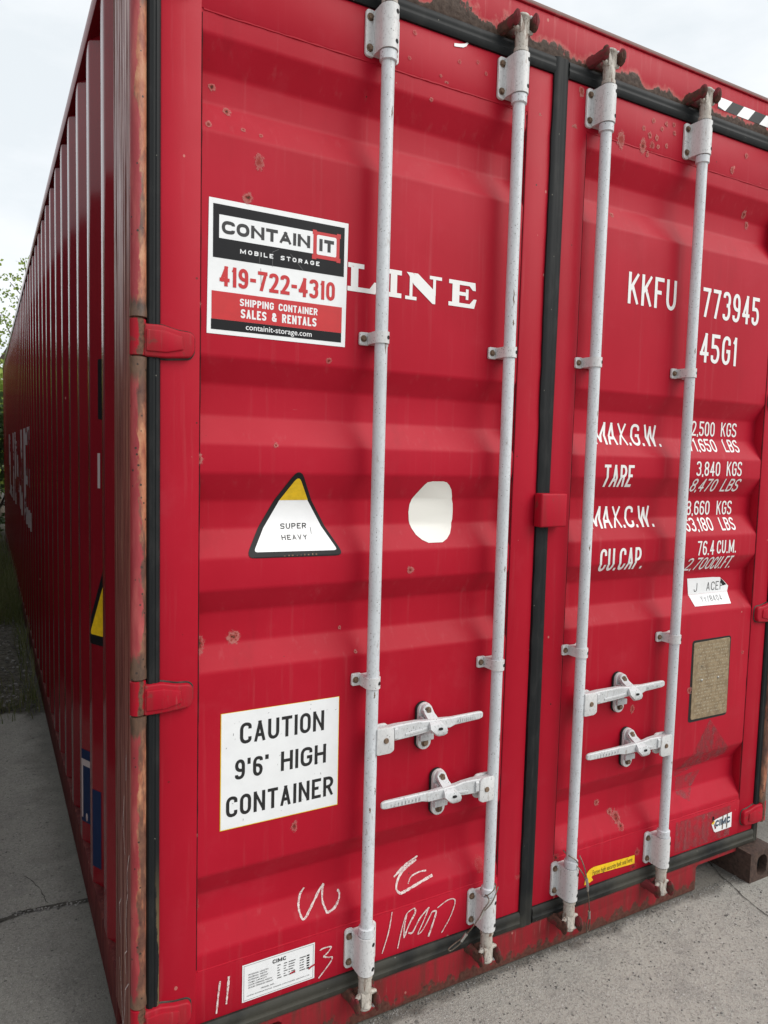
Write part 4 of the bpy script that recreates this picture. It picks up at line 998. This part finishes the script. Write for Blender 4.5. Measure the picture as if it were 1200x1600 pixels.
# chalk
t = MB().mat('chalk'); rnd = random.Random(11)
def chalk_line(pts, hw=.0028, y=0.0):
    P = [Vector(p) for p in pts]; o = []
    for i in range(len(P) - 1):       # catmull-rom through the points
        a, b, c, e_ = P[max(i - 1, 0)], P[i], P[i + 1], P[min(i + 2, len(P) - 1)]
        for k in range(6):
            s = k / 6; o.append(.5 * ((2 * b) + (c - a) * s + (2 * a - 5 * b + 4 * c - e_) * s * s + (3 * b - a - 3 * c + e_) * s ** 3))
    o.append(P[-1]); t.ribbon(o, [hw * rnd.uniform(.65, 1.2) for _ in o], y)
for i, (l, hw) in enumerate([([(.214, .215), (.209, .17), (.205, .129)], .0024), ([(.237, .220), (.2345, .185), (.231, .146)], .0028), ([(.493, .208), (.505, .211), (.527, .208), (.518, .195), (.504, .186)], .002), ([(.504, .186), (.520, .180), (.531, .176), (.525, .162), (.491, .128)], .0022),
    ([(.460, .377), (.446, .358), (.438, .334), (.444, .308), (.457, .312)], .003), ([(.457, .312), (.488, .342), (.519, .372)], .003), ([(.519, .372), (.509, .335), (.517, .305)], .003), ([(.517, .305), (.541, .312), (.558, .328), (.562, .343), (.557, .347)], .003),
    ([(.739, .339), (.779, .357), (.827, .375)], .003), ([(.823, .365), (.778, .350), (.752, .333), (.739, .311), (.750, .298)], .003), ([(.750, .298), (.786, .304), (.866, .318)], .0035), ([(.780, .315), (.796, .329), (.824, .334), (.849, .333)], .0018),
    ([(.721, .253), (.711, .195), (.691, .135)], .0018), ([(.743, .134), (.757, .195), (.771, .232), (.796, .243)], .0018), ([(.796, .243), (.800, .228), (.780, .196), (.763, .160)], .003), ([(.771, .230), (.764, .195), (.763, .160)], .002), ([(.778, .172), (.793, .169), (.818, .206), (.849, .230)], .0025), ([(.846, .226), (.829, .190), (.812, .158), (.830, .167), (.860, .213)], .0018), ([(.860, .213), (.874, .208), (.862, .170), (.849, .138)], .003),
    ([(.878, .219), (.913, .233), (.937, .231), (.942, .215), (.926, .176), (.896, .135)], .0018)]):
    if i in (0, 2, 4, 8, 12, 13, 16, 19): t = MB().mat('chalk')
    chalk_line(l, hw, -.00003 * (i % 4))
    if i in (1, 3, 7, 11, 12, 15, 18, 19): finish(t, 'chalk_mark', DL, PL, .0013)
# right door markings
W = .0092
for s, x0, x1, z0, z1 in (('KKFU', 1.547, 1.775, 2.088, 2.189), ('773945', 1.911, 2.224, 2.086, 2.187), ('45G1', 1.911, 2.110, 1.930, 2.032)):
    t = MB().mat('letter'); stroke_text(t, s, x0, x1, z0, z1, .0125, 0, .013, .028); finish(t, 'number_lettering', DR, PR)
for s, x0, x1, z0, z1 in (('MAX.G.W.', 1.456, 1.769, 1.628, 1.702), ('TARE', 1.482, 1.619, 1.488, 1.562), ('MAX.C.W.', 1.456, 1.756, 1.349, 1.422), ('CU.CAP.', 1.481, 1.690, 1.206, 1.283)):
    t = MB().mat('letter'); stroke_text(t, s, x0, x1, z0, z1, W, 0, .0065, .018); finish(t, 'weight_lettering', DR, PR)
w_ = .0062
for s, x0, x1, z0, z1 in (('32,500', 1.908, 2.064, 1.673, 1.726), ('KGS', 2.100, 2.188, 1.675, 1.727), ('71,650', 1.908, 2.062, 1.6165, 1.6635), ('LBS', 2.106, 2.190, 1.618, 1.665), ('3,840', 1.931, 2.059, 1.529, 1.581), ('KGS', 2.096, 2.182, 1.530, 1.5835),
    ('8,470', 1.925, 2.062, 1.4715, 1.519), ('LBS', 2.094, 2.190, 1.472, 1.520), ('28,660', 1.905, 2.062, 1.3845, 1.437), ('KGS', 2.102, 2.188, 1.384, 1.436), ('63,180', 1.910, 2.062, 1.328, 1.3755), ('LBS', 2.106, 2.188, 1.3275, 1.3735),
    ('76.4', 1.962, 2.053, 1.2405, 1.293), ('CU.M.', 2.068, 2.178, 1.243, 1.292), ('2,700', 1.924, 2.065, 1.1825, 1.232), ('CU.FT.', 2.068, 2.184, 1.181, 1.2315)):
    t = MB().mat('letter'); stroke_text(t, s, x0, x1, z0, z1, w_, 0, .0055, .014); finish(t, 'weight_lettering', DR, PR)
t = MB().mat('st_white'); t.poly([(1.962, 1.150), (2.100, 1.148), (2.146, 1.145), (2.170, 1.130), (2.198, 1.109), (2.190, 1.075), (2.186, 1.046), (2.08, 1.048), (1.984, 1.049), (1.972, 1.09)], 0)
t.mat('st_grey'); t.poly([(2.150, 1.1415), (2.164, 1.132), (2.186, 1.115), (2.166, 1.112), (2.152, 1.124)], Y2)
t.mat('ink'); stroke_text(t, 'J  ACEP', 2.002, 2.168, 1.098, 1.1305, .0030, Y1, .007, .012); t.mat('ink_grey'); stroke_text(t, 'Yt/8404', 2.030, 2.147, 1.060, 1.080, .0022, Y1, .006, .007)
finish(t, 'torn_approval_sticker', DR, PR)['label'] = 'torn white paper sticker reading J ACEP'
# data plate
t = MB().mat('dark'); t.prism(rrect(1.9655, 2.184, .6165, .9255, .012), -.0007, -.0002); t.mat('plate'); t.prism(rpoly([(1.973, .9165), (2.1765, .9195), (2.1815, .6245), (1.977, .6265)], .008, 4), -.0030, -.0008, .0008, 1)
rnd = random.Random(9); t.mat('plate_text')
for k in range(21):
    z = .900 - k * .0128; x = 1.992 + rnd.uniform(0, .02)
    if k == 6: font_text(t, 'CIMC', 2.0, 2.04, z - .004, z + .008, -.0033, .02); x = 2.07
    while x < 2.160:
        l = rnd.uniform(.004, .014); rect(t, x, min(x + l, 2.168), z, z + rnd.uniform(.003, .0065), -.0033); x += l + rnd.uniform(.002, .009)
t.mat('ferrule')
for x in (2.025, 2.118): t.ell((x, -.003, .772), .0055, .004, .0055, 10)
t.drape(lambda z: .003, []); t.build('data_plate', parent=DR, recalc=True)['label'] = 'tarnished brown metal data plate'
# old sticker residue and torn maker label
t = MB().mat('ghost'); t.poly([(2.091, .612), (2.222, .470), (2.222, .448), (1.955, .400), (1.955, .425)], 0); rect(t, 1.93, 2.245, .1235, .2435, 0); t.poly([(1.965, .395), (2.10, .400), (2.02, .300), (1.965, .33)], 0); finish(t, 'sticker_residue', DR, PR, .0006)
t = MB().mat('st_white'); t.poly([(2.145, .203), (2.165, .207), (2.252, .215), (2.254, .154), (2.159, .153), (2.150, .160), (2.133, .192), (2.146, .190), (2.155, .165), (2.164, .170), (2.152, .186)], 0)
t.mat('st_yellow'); t.poly([(2.134, .194), (2.152, .203), (2.150, .193), (2.138, .188)], Y2)
t.mat('st_black'); t.poly([(2.138, .205), (2.148, .204), (2.146, .219), (2.139, .222)], Y2)
t.mat('ink_blue'); stroke_text(t, 'CIMC', 2.155, 2.243, .1755, .2010, .0068, Y2, .0035, .009)
t.mat('bolt'); 
for x in (2.196, 2.222): rect(t, x, x + .007, .157, .213, Y1)
finish(t, 'torn_maker_label', DR, PR)['label'] = 'torn white CIMC label'
# yellow arrow sticker
t = MB().mat('st_yellow'); t.poly([(1.720, .1415), (1.7185, .1735), (1.690, .1735), (1.688, .1720), (1.682, .1737), (1.520, .1805), (1.500, .1755), (1.489, .165), (1.483, .148), (1.480, .125), (1.500, .127), (1.520, .1335), (1.511, .146), (1.517, .1505), (1.545, .1500)], 0)
t.mat('ink'); font_text(t, 'Fasten high security bolt seal here', 1.516, 1.708, .1460, .1690, Y1)
finish(t, 'seal_notice_sticker', DR, PR)['label'] = 'yellow arrow sticker reading Fasten high security bolt seal here'

# rust spots: (x, z, half size, core, halo, stretch down)
SPOTS = [(0.12, 2.29, .020, .7, .7, 3.0), (0.086, 2.23, .008, .7, .8, 1.2), (0.14, 2.192, .011, .5, .8, 2), (0.187, 2.431, .010, 1, .9, 1.2), (0.221, 2.38, .012, 1, .9, 1), (0.171, 2.333, .009, .8, .9, 1.2), (0.266, 2.182, .014, 1, .9, 1.2), (0.293, 2.280, .013, .4, .8, 2.4), (0.256, 2.34, .007, .6, .9, 1), (.30, 2.335, .006, .3, .9, 1),
 (0.487, 1.813, .009, 1, .8, 1), (0.346, 1.592, .008, .8, .9, 1), (0.751, 1.254, .012, .9, .9, 1), (0.252, 1.102, .020, 1, .9, 1), (0.164, 1.105, .015, 1, .8, 2.4), (0.08, 1.187, .010, 1, .9, 1.3), (0.144, 1.918, .012, 1, .8, 1.2), (0.151, 1.556, .012, .6, .9, 1.6), (0.413, 0.585, .011, .9, .8, 1.8), (0.715, 2.687, .007, .2, .8, 1), (0.82, 2.587, .007, .8, .9, 1), (0.774, 2.534, .006, .2, .9, 1.2), (.70, 2.62, .006, .1, .8, 1), (.86, 2.655, .006, .3, .8, 1.6), (.92, 2.67, .006, .1, .7, 1.3), (.80, 2.60, .005, .2, .9, 1), (.95, 2.645, .006, .1, .8, 1), (1.0, 2.60, .006, .2, .8, 1.3),
 (1.577, 2.645, .008, .3, .9, 1.3), (1.605, 2.631, .009, 1, .9, 1.6), (1.619, 2.678, .008, .2, .9, 1.3), (1.638, 2.629, .009, .2, 1, 1.4), (1.619, 2.604, .012, .8, .8, 2), (1.685, 2.613, .008, .2, .9, 1.3), (1.715, 2.687, .008, .2, .9, 1.2), (1.578, 2.600, .016, .9, .9, 2.2), (1.48, 2.60, .018, .3, .9, 2.2), (1.66, 2.66, .008, .1, .9, 1.2), (1.60, 2.57, .008, .2, .9, 1.5), (1.645, 2.60, .008, .2, 1, 1), (1.68, 2.68, .008, .2, 1, 1), (1.72, 2.66, .008, .2, .9, 1), (1.283, 2.577, .013, .9, .9, 1.3), (1.305, 2.695, .012, .4, .9, 2.2), (1.178, 2.356, .012, 1, .9, 1.2), (1.162, 2.235, .018, .8, .9, 3.0), (1.14, 2.25, .010, 1, .9, 1.6), (1.135, 2.44, .009, .5, .8, 1.6), (1.15, 2.58, .008, .1, .9, 1.6),
 (2.093, 2.669, .010, .5, .9, 1.3), (2.021, 2.606, .012, .3, .9, 1.4), (2.139, 2.481, .013, .8, .9, 1.2), (2.171, 2.455, .011, .6, .9, 1.8), (1.479, 2.363, .009, .5, .9, 1.2), (1.622, 0.339, .014, .9, .9, 1), (1.644, 0.322, .020, .9, .8, 1.5), (1.652, 0.287, .016, 1, .7, .8), (1.56, 0.387, .013, .6, .9, 1.2), (1.251, 1.298, .009, .7, .9, 1.2), (1.175, 1.468, .010, .5, .9, 1.6), (1.67, 0.722, .011, .7, .8, 2.2), (0.154, 0.466, .009, 1, .8, 3), (0.15, 0.618, .006, .7, .8, 1.2), (0.103, 0.375, .010, .6, .8, 1.5), (0.157, 0.42, .013, 1, .6, 2), (1.964, 0.742, .014, .6, .8, 1.2), (1.307, 0.402, .010, .8, .8, 1), (1.407, 0.748, .009, .8, .8, 1), (1.73, 0.182, .014, .8, .6, 1), (1.715, 0.128, .020, .9, .4, .7), (1.037, 0.318, .018, .5, .5, 2), (0.551, 1.099, .006, .6, 1, 1), (0.586, 1.036, .006, .8, 1, 1), (2.258, 0.853, .008, .4, .7, 1.4),
 (1.19, 1.07, .008, .9, .7, 1.5), (1.175, .66, .010, 1, .7, 2), (1.16, .86, .008, .8, .7, 1.2), (1.27, 1.05, .010, .8, .7, 1.4), (1.275, .60, .010, .9, .7, 2), (1.29, .80, .006, .9, .6, 1.2), (1.262, .44, .011, 1, .7, 2.2), (1.30, .50, .009, .8, .8, 1.4), (1.345, .26, .016, 1, .5, 1.6), (1.33, .235, .012, 1, .5, .8), (2.33, .36, .013, 1, .4, .5), (2.33, .55, .006, .9, .7, 1.3), (2.36, .70, .009, .6, .8, 1.6), (1.17, .30, .012, 1, .6, 1.5),
 (1.184, .44, .020, 1, .5, 2.6), (1.186, .26, .016, 1, .5, 2.2), (1.188, .75, .010, 1, .5, 2.4), (1.256, .92, .010, 1, .5, 2), (1.256, 1.22, .009, 1, .5, 2), (1.254, .33, .010, 1, .5, 2.4), (.068, .55, .009, 1, .5, 3), (.066, .80, .006, 1, .5, 2.6), (.068, .36, .013, 1, .6, 3)]
def spot_mesh(door, spots, P):
    for k, (x, z, s, core, halo, st) in enumerate(spots):
        mb = MB().mat('rustspot'); uv = mb.b.loops.layers.uv.new('uv'); cl = mb.b.loops.layers.color.new('kind')
        h = s * 1.25
        vs = [(x - h, 0, z - h * st), (x + h, 0, z - h * st), (x + h, 0, z + h * (1 if st <= 1.4 else 1.1)), (x - h, 0, z + h * (1 if st <= 1.4 else 1.1))]
        _, fs = mb._add([(a, -.00006 * (k % 5), c) for a, b_, c in vs], [(0, 1, 2, 3)])
        for lp, q in zip(fs[0].loops, ((-1, -1), (1, -1), (1, 1), (-1, 1))): lp[uv].uv = q; lp[cl] = (core, halo, 0, 1)
        finish(mb, 'rust_spot', door, P, .0011)
spot_mesh(DL, [q for q in SPOTS if q[0] < 1.19], PL); spot_mesh(DR, [q for q in SPOTS if q[0] > 1.25], PR)

# ------------------------------------------------------------------ cable seals hanging on the bars
def seal(name, label, loops, frs):
    o = None
    root = empty(name, loops[0][0]); tag(root, label, 'cable seal', 'wire seals looped on the bar ends')
    mb = MB().mat('wire')
    for pts in loops:
        P = [Vector(p) for p in pts]; q = []
        for i in range(len(P) - 1):
            a, b, c, e_ = P[max(i - 1, 0)], P[i], P[i + 1], P[min(i + 2, len(P) - 1)]
            for k in range(8):
                s = k / 8; q.append(.5 * ((2 * b) + (c - a) * s + (2 * a - 5 * b + 4 * c - e_) * s * s + (3 * b - a - 3 * c + e_) * s ** 3))
        q.append(P[-1]); mb.tube(q, .0019, 7)
    mb.build('wire', parent=root)
    for a, b, r_ in frs: MB().mat('ferrule').cyl(a, b, r_, r_ * .9, 10).build('ferrule', parent=root)
def ring(x, z, rr, tilt=0.0, a0=200, a1=520):
    return [(x + rr * math.cos(R_(a)), BY + rr * math.sin(R_(a)), z + tilt * math.cos(R_(a)) + .004 * math.sin(R_(a * 1.7))) for a in range(a0, a1, 20)]
x = 1.034; yw = -.078
seal('cable_seal', 'pale twisted wire seal tied round the foot of the second locking bar', [ring(x, .262, .0215, .015) + [(x - .022, yw, .250), (x - .045, yw, .222), (x - .052, yw, .205)],
     [(x + .019, yw + .01, .275), (x - .010, yw, .240), (x - .045, yw, .215), (x - .070, -.07, .178), (x - .082, -.055, .148), (x - .092, -.05, .132)],
     [(x - .088, -.052, .138), (x - .110, -.042, .122), (x - .135, -.038, .106), (x - .128, -.038, .098), (x - .105, -.045, .112), (x - .092, -.05, .130)]],
     [((x - .040, yw - .001, .222), (x - .054, yw, .199), .0042), ((x - .083, -.054, .147), (x - .097, -.048, .124), .0048)])
x = 1.370; yw = -.080
seal('cable_seal', 'rusty wire seal hanging loosely from the foot of the third locking bar', [ring(x, .272, .0225, -.022) + [(x + .012, yw + .004, .245), (x + .030, yw, .215), (x + .042, yw, .190)],
     [(x + .021, yw + .02, .285), (x + .030, yw + .005, .250), (x + .040, yw, .205), (x + .058, yw + .01, .150), (x + .080, -.055, .100), (x + .094, -.045, .062), (x + .098, -.042, .040)],
     [(x + .096, -.042, .050), (x + .092, -.038, .015), (x + .098, -.034, -.018), (x + .106, -.034, -.012), (x + .106, -.038, .020), (x + .100, -.042, .050)]],
     [((x + .036, yw - .001, .212), (x + .044, yw, .183), .0052), ((x + .045, yw, .180), (x + .050, yw + .004, .164), .0040), ((x + .094, -.044, .062), (x + .099, -.041, .034), .0046)])

# ------------------------------------------------------------------ unseen container left of the passage, inferred from its darkness, added to shade it
KEEP = {'corner_post', 'hinge_tube', 'side_wall', 'top_side_rail', 'bottom_side_rail', 'roof_panel', 'end_wall', 'underframe', 'corner_casting', 'header_rail', 'sill_rail', 'door', 'corrugated_panel', 'door_gasket', 'hinge', 'locking_bar', 'guide_bracket', 'bar_clamp', 'cam_head', 'handle', 'handle_hub', 'handle_retainer', 'cam_keeper', 'lock_cover'}
nb = empty('shipping_container', (XM / 2 - XM - 1.35, 6.1, GZ))
tag(nb, 'unseen plain dark grey container, added across the narrow passage on the left for its shade', 'shipping container')
def copy_parts(src, dst):
    for ch in list(src.children):
        if ch.name.split('.')[0] not in KEEP: continue
        c = ch.copy(); COL.objects.link(c); c.parent = dst
        if 'label' in c: del c['label']
        for sl in c.material_slots:
            if sl.material in (MT['door_paint'], MT['shaded_wall_paint'], MT['hinge_paint'], MT['header_paint'], MT['sill_paint'], MT['shaded_rail_paint']): sl.link = 'OBJECT'; sl.material = MT['grey_paint']
        copy_parts(ch, c)
MT['grey_paint'] = flat('dark_grey_container_paint', (0.045, 0.047, 0.05), 0.5, var=0.12, scale=4)  # dark grey chosen to keep red bounce off the side wall
copy_parts(box_, nb)

# ------------------------------------------------------------------ ground
g = MB().mat('ground'); g._add([(-250, -150, GZ), (250, -150, GZ), (250, 350, GZ), (-250, 350, GZ)], [(0, 1, 2, 3)]); tag(g.build('ground'), kind='structure')
rnd = random.Random(21)
def crack(pts, w0, w1, name):
    t = MB().mat('crack'); P = [Vector(p) for p in pts]; L = []; 
    for i in range(len(P) - 1):
        n_ = max(2, int((P[i + 1] - P[i]).length / .012))
        for k in range(n_): L.append(P[i].lerp(P[i + 1], k / n_))
    L.append(P[-1]); off = 0
    vs = []
    for i, q in enumerate(L):
        d = (L[min(i + 1, len(L) - 1)] - L[max(i - 1, 0)]).normalized(); nn = Vector((-d.y, d.x)); off = off * .8 + rnd.uniform(-.0010, .0010) * (3.2 if w0 < .002 else 1); c = q + nn * off
        a = rnd.uniform(w0, w1); b = rnd.uniform(w0, w1); vs += [(c.x + nn.x * a, c.y + nn.y * a, GZ + .0025), (c.x - nn.x * b, c.y - nn.y * b, GZ + .0025)]
    t._add(vs, [(2 * i, 2 * i + 1, 2 * i + 3, 2 * i + 2) for i in range(len(L) - 1)]); tag(t.build(name, recalc=True), kind='structure')
crack([(-2.5, 1.42), (-.9, 1.08), (-.273, .965), (-.193, .982), (-.132, .976), (.03, .948)], .008, .014, 'ground_joint')
crack([(-2.4, 3.30), (-.8, 3.20), (.05, 3.19)], .006, .022, 'ground_joint')
crack([(2.36, .35), (2.30, .14), (2.26, .047), (2.214, -.065), (2.177, -.158), (2.169, -.226), (2.20, -.42), (2.15, -.7), (2.22, -1.2)], .0006, .0030, 'ground_crack')
crack([(-.19, 1.22), (-.14, 1.10), (-.12, 1.00)], .0006, .0016, 'ground_crack')
def stone(mb, x, y, s, rn):
    t = bmesh.new(); bmesh.ops.create_icosphere(t, subdivisions=1, radius=1); a, b, c = s * rn.uniform(.7, 1.3), s * rn.uniform(.6, 1.1), s * rn.uniform(.4, .8); th = rn.uniform(0, 6.28)
    for v in t.verts:
        k = rn.uniform(.72, 1.12); q = Vector((v.co.x * a * k, v.co.y * b * k, v.co.z * c * k)); v.co = Vector((x + q.x * math.cos(th) - q.y * math.sin(th), y + q.x * math.sin(th) + q.y * math.cos(th), GZ + c * .45 + q.z))
    mb._join(t)
gm = MB().mat('gravel'); rn = random.Random(31)
for _ in range(1500):
    x = rn.uniform(.35, 3.2); y = -abs(rn.gauss(0, .5)) - .004; stone(gm, x, y, rn.choice((.0014, .002, .002, .003, .0042)), rn)
for _ in range(900):      # grit washed against the sill
    x = rn.uniform(.42, 2.3); stone(gm, x, -abs(rn.gauss(0, .018)) - .002, rn.uniform(.0014, .004), rn)
for _ in range(500): stone(gm, rn.uniform(-1.2, 0.0), rn.uniform(-.2, 3.0), rn.choice((.0015, .002, .003, .004)), rn)
for _ in range(420): 
    t_ = rn.uniform(-.8, .03); stone(gm, t_, .948 - (t_ - .03) * .14 + rn.gauss(0, .006), rn.uniform(.002, .006), rn)
for _ in range(1500): stone(gm, rn.uniform(-1.6, -.02), rn.uniform(3.15, 6.2), rn.uniform(.004, .016), rn)
tag(gm.build('gravel'), 'grey grit and small gravel scattered over the concrete', 'gravel', kind='stuff')
for i, (x, y, s, lab) in enumerate(((1.83, -.085, .0085, 'pale stone chip on the concrete below the fourth locking bar'), (1.945, -.052, .0055, 'small pale stone chip near the rusty corner casting'), (1.60, -.43, .0075, 'lone pale pebble out on the open concrete'))):
    q = MB().mat('pale_stone'); stone(q, x, y, s, rn); tag(q.build('stone_chip'), lab, 'stone', 'pale stone chips on the concrete')

# ------------------------------------------------------------------ weeds and trees
def blade(mb, x, y, z, h, w_, ang, lean, rn):
    dx, dy = math.cos(ang), math.sin(ang); px, py = -dy, dx; vs = []
    for t in (0, .4, .75, 1):
        o_ = lean * t * t * h; ww = w_ * (1 - t) + .0004; vs += [(x + dx * o_ - px * ww, y + dy * o_ - py * ww, z + h * t * (1 - .25 * lean * t)), (x + dx * o_ + px * ww, y + dy * o_ + py * ww, z + h * t * (1 - .25 * lean * t))]
    mb._add(vs, [(0, 1, 3, 2), (2, 3, 5, 4), (4, 5, 7, 6)])
gr = MB().mat('grass'); rn = random.Random(41)
for _ in range(700):
    x = rn.uniform(-1.4, .02); y = 3.2 + rn.gauss(0, .10) + max(0, rn.gauss(0, .25)); blade(gr, x, y, GZ, rn.uniform(.03, .16), rn.uniform(.0012, .003), rn.uniform(0, 6.28), rn.uniform(.2, 1.1), rn)
for _ in range(5200):
    x = rn.uniform(-2.6, .02) if rn.random() < .75 else rn.uniform(-.35, .02); y = 5.6 + abs(rn.gauss(0, 2.6)); blade(gr, x, y, GZ, rn.uniform(.08, .34) * (1 + .05 * (y - 5.6)), rn.uniform(.002, .005), rn.uniform(0, 6.28), rn.uniform(.2, 1.0), rn)
for _ in range(160): blade(gr, rn.uniform(-.10, .0), rn.uniform(3.3, 6.0), GZ, rn.uniform(.10, .34), rn.uniform(.0015, .003), rn.uniform(0, 6.28), rn.uniform(.3, 1.2), rn)
tag(gr.build('grass'), 'tufts of grass and weeds growing along the foot of the container', 'grass', kind='stuff')

def tree(name, x, y, h, cr_, nleaf, leaf, ls, label, seed, base=.25, thin=1.0, group='trees and bushes behind the container', cat='tree'):
    rn = random.Random(seed); root = empty(name, (x, y, GZ)); tag(root, label, cat, group)
    tk = MB().mat('bark'); tips = []
    def limb(p, d, L, r_, dep):
        pts = [p]; q = p.copy(); dd = d.copy()
        for k in range(4): dd = (dd + Vector((rn.uniform(-.18, .18), rn.uniform(-.18, .18), rn.uniform(-.02, .14)))).normalized(); q = q + dd * L / 4; pts.append(q.copy())
        tk.tube(pts, [r_ * (1 - .16 * i) for i in range(5)], 6 if dep else 9)
        if dep >= 2: tips.extend(pts[2:]); return
        for k in range(4 if dep == 0 else 3):
            a = pts[rn.randint(2, 4)]; nd = (dd * .6 + Vector((rn.uniform(-1, 1), rn.uniform(-1, 1), rn.uniform(-.1, .8)))).normalized(); limb(a, nd, L * rn.uniform(.45, .7), r_ * .48, dep + 1)
        tips.append(pts[-1])
    n0 = 1 if cat == 'tree' else 5
    for k in range(n0):
        d0 = Vector((rn.uniform(-.1, .1), rn.uniform(-.1, .1), 1)) if n0 == 1 else Vector((rn.uniform(-.8, .8), rn.uniform(-.8, .8), 1)).normalized()
        limb(Vector((x, y, GZ - .05)), d0, h * (.62 if n0 == 1 else .6), h * .016 if n0 == 1 else .02, 0)
    tk.build('trunk', parent=root)
    cw = MB().mat(leaf)
    zs_ = GZ + h * base
    cl = [t for t in tips if t.z > zs_ * .8]
    for _ in range(int(nleaf / 18)):        # extra clumps spread unevenly through the crown
        th = rn.uniform(0, 6.28); zz = rn.uniform(0, 1); rr = cr_ * math.sqrt(rn.random()) * (1 - .75 * abs(zz - .42) ** 1.3) * rn.uniform(.6, 1.15)
        cl.append(Vector((x + rr * math.cos(th), y + rr * math.sin(th), zs_ + zz * (h - h * base))))
    for _ in range(nleaf):
        c = cl[rn.randrange(len(cl))]; s = cr_ * .13 * thin; p = c + Vector((rn.gauss(0, s), rn.gauss(0, s), rn.gauss(0, s * .8)))
        if p.z < GZ + .03: continue
        a = Vector((rn.uniform(-1, 1), rn.uniform(-1, 1), rn.uniform(-.8, .4))).normalized(); b = a.cross(Vector((rn.uniform(-1, 1), rn.uniform(-1, 1), rn.uniform(-1, 1)))).normalized(); L = ls * rn.uniform(.6, 1.3); W_ = L * .42
        cw._add([p, p + a * L * .5 + b * W_, p + a * L, p + a * L * .5 - b * W_], [(0, 1, 2, 3)])
    cw.build('crown', parent=root)
tree('slender_tree', .05, 17.0, 5.6, .9, 1500, 'leaf_a', .080, 'thin sparse tree with bare twigs reaching above the container roof line', 51, .30, .8)
tree('leafy_tree', -1.5, 19.5, 4.2, 1.9, 9000, 'leaf_b', .15, 'full mid green tree at the far left behind the container', 52, .12)
tree('young_tree', -.25, 15.0, 3.2, .9, 4200, 'leaf_a', .11, 'bright yellow green young tree beside the far end of the container', 53, .22)
tree('dark_bush', -.35, 13.4, 2.5, 1.0, 4200, 'leaf_d', .10, 'low dark bush at the far foot of the container', 54, .0, cat='bush')
tree('dark_bush', -2.0, 14.6, 3.0, 1.3, 5200, 'leaf_d', .11, 'taller dark bush at the left of the rough ground', 55, .0, cat='bush')
tree('leafy_tree', -4.6, 18.0, 7.0, 2.3, 8000, 'leaf_b', .16, 'broad mid green tree standing farther left of the container', 56, .12)
tree('leafy_tree', 2.2, 21.5, 4.4, 2.2, 6000, 'leaf_d', .16, 'dark tree hidden behind the end of the container', 57, .08)
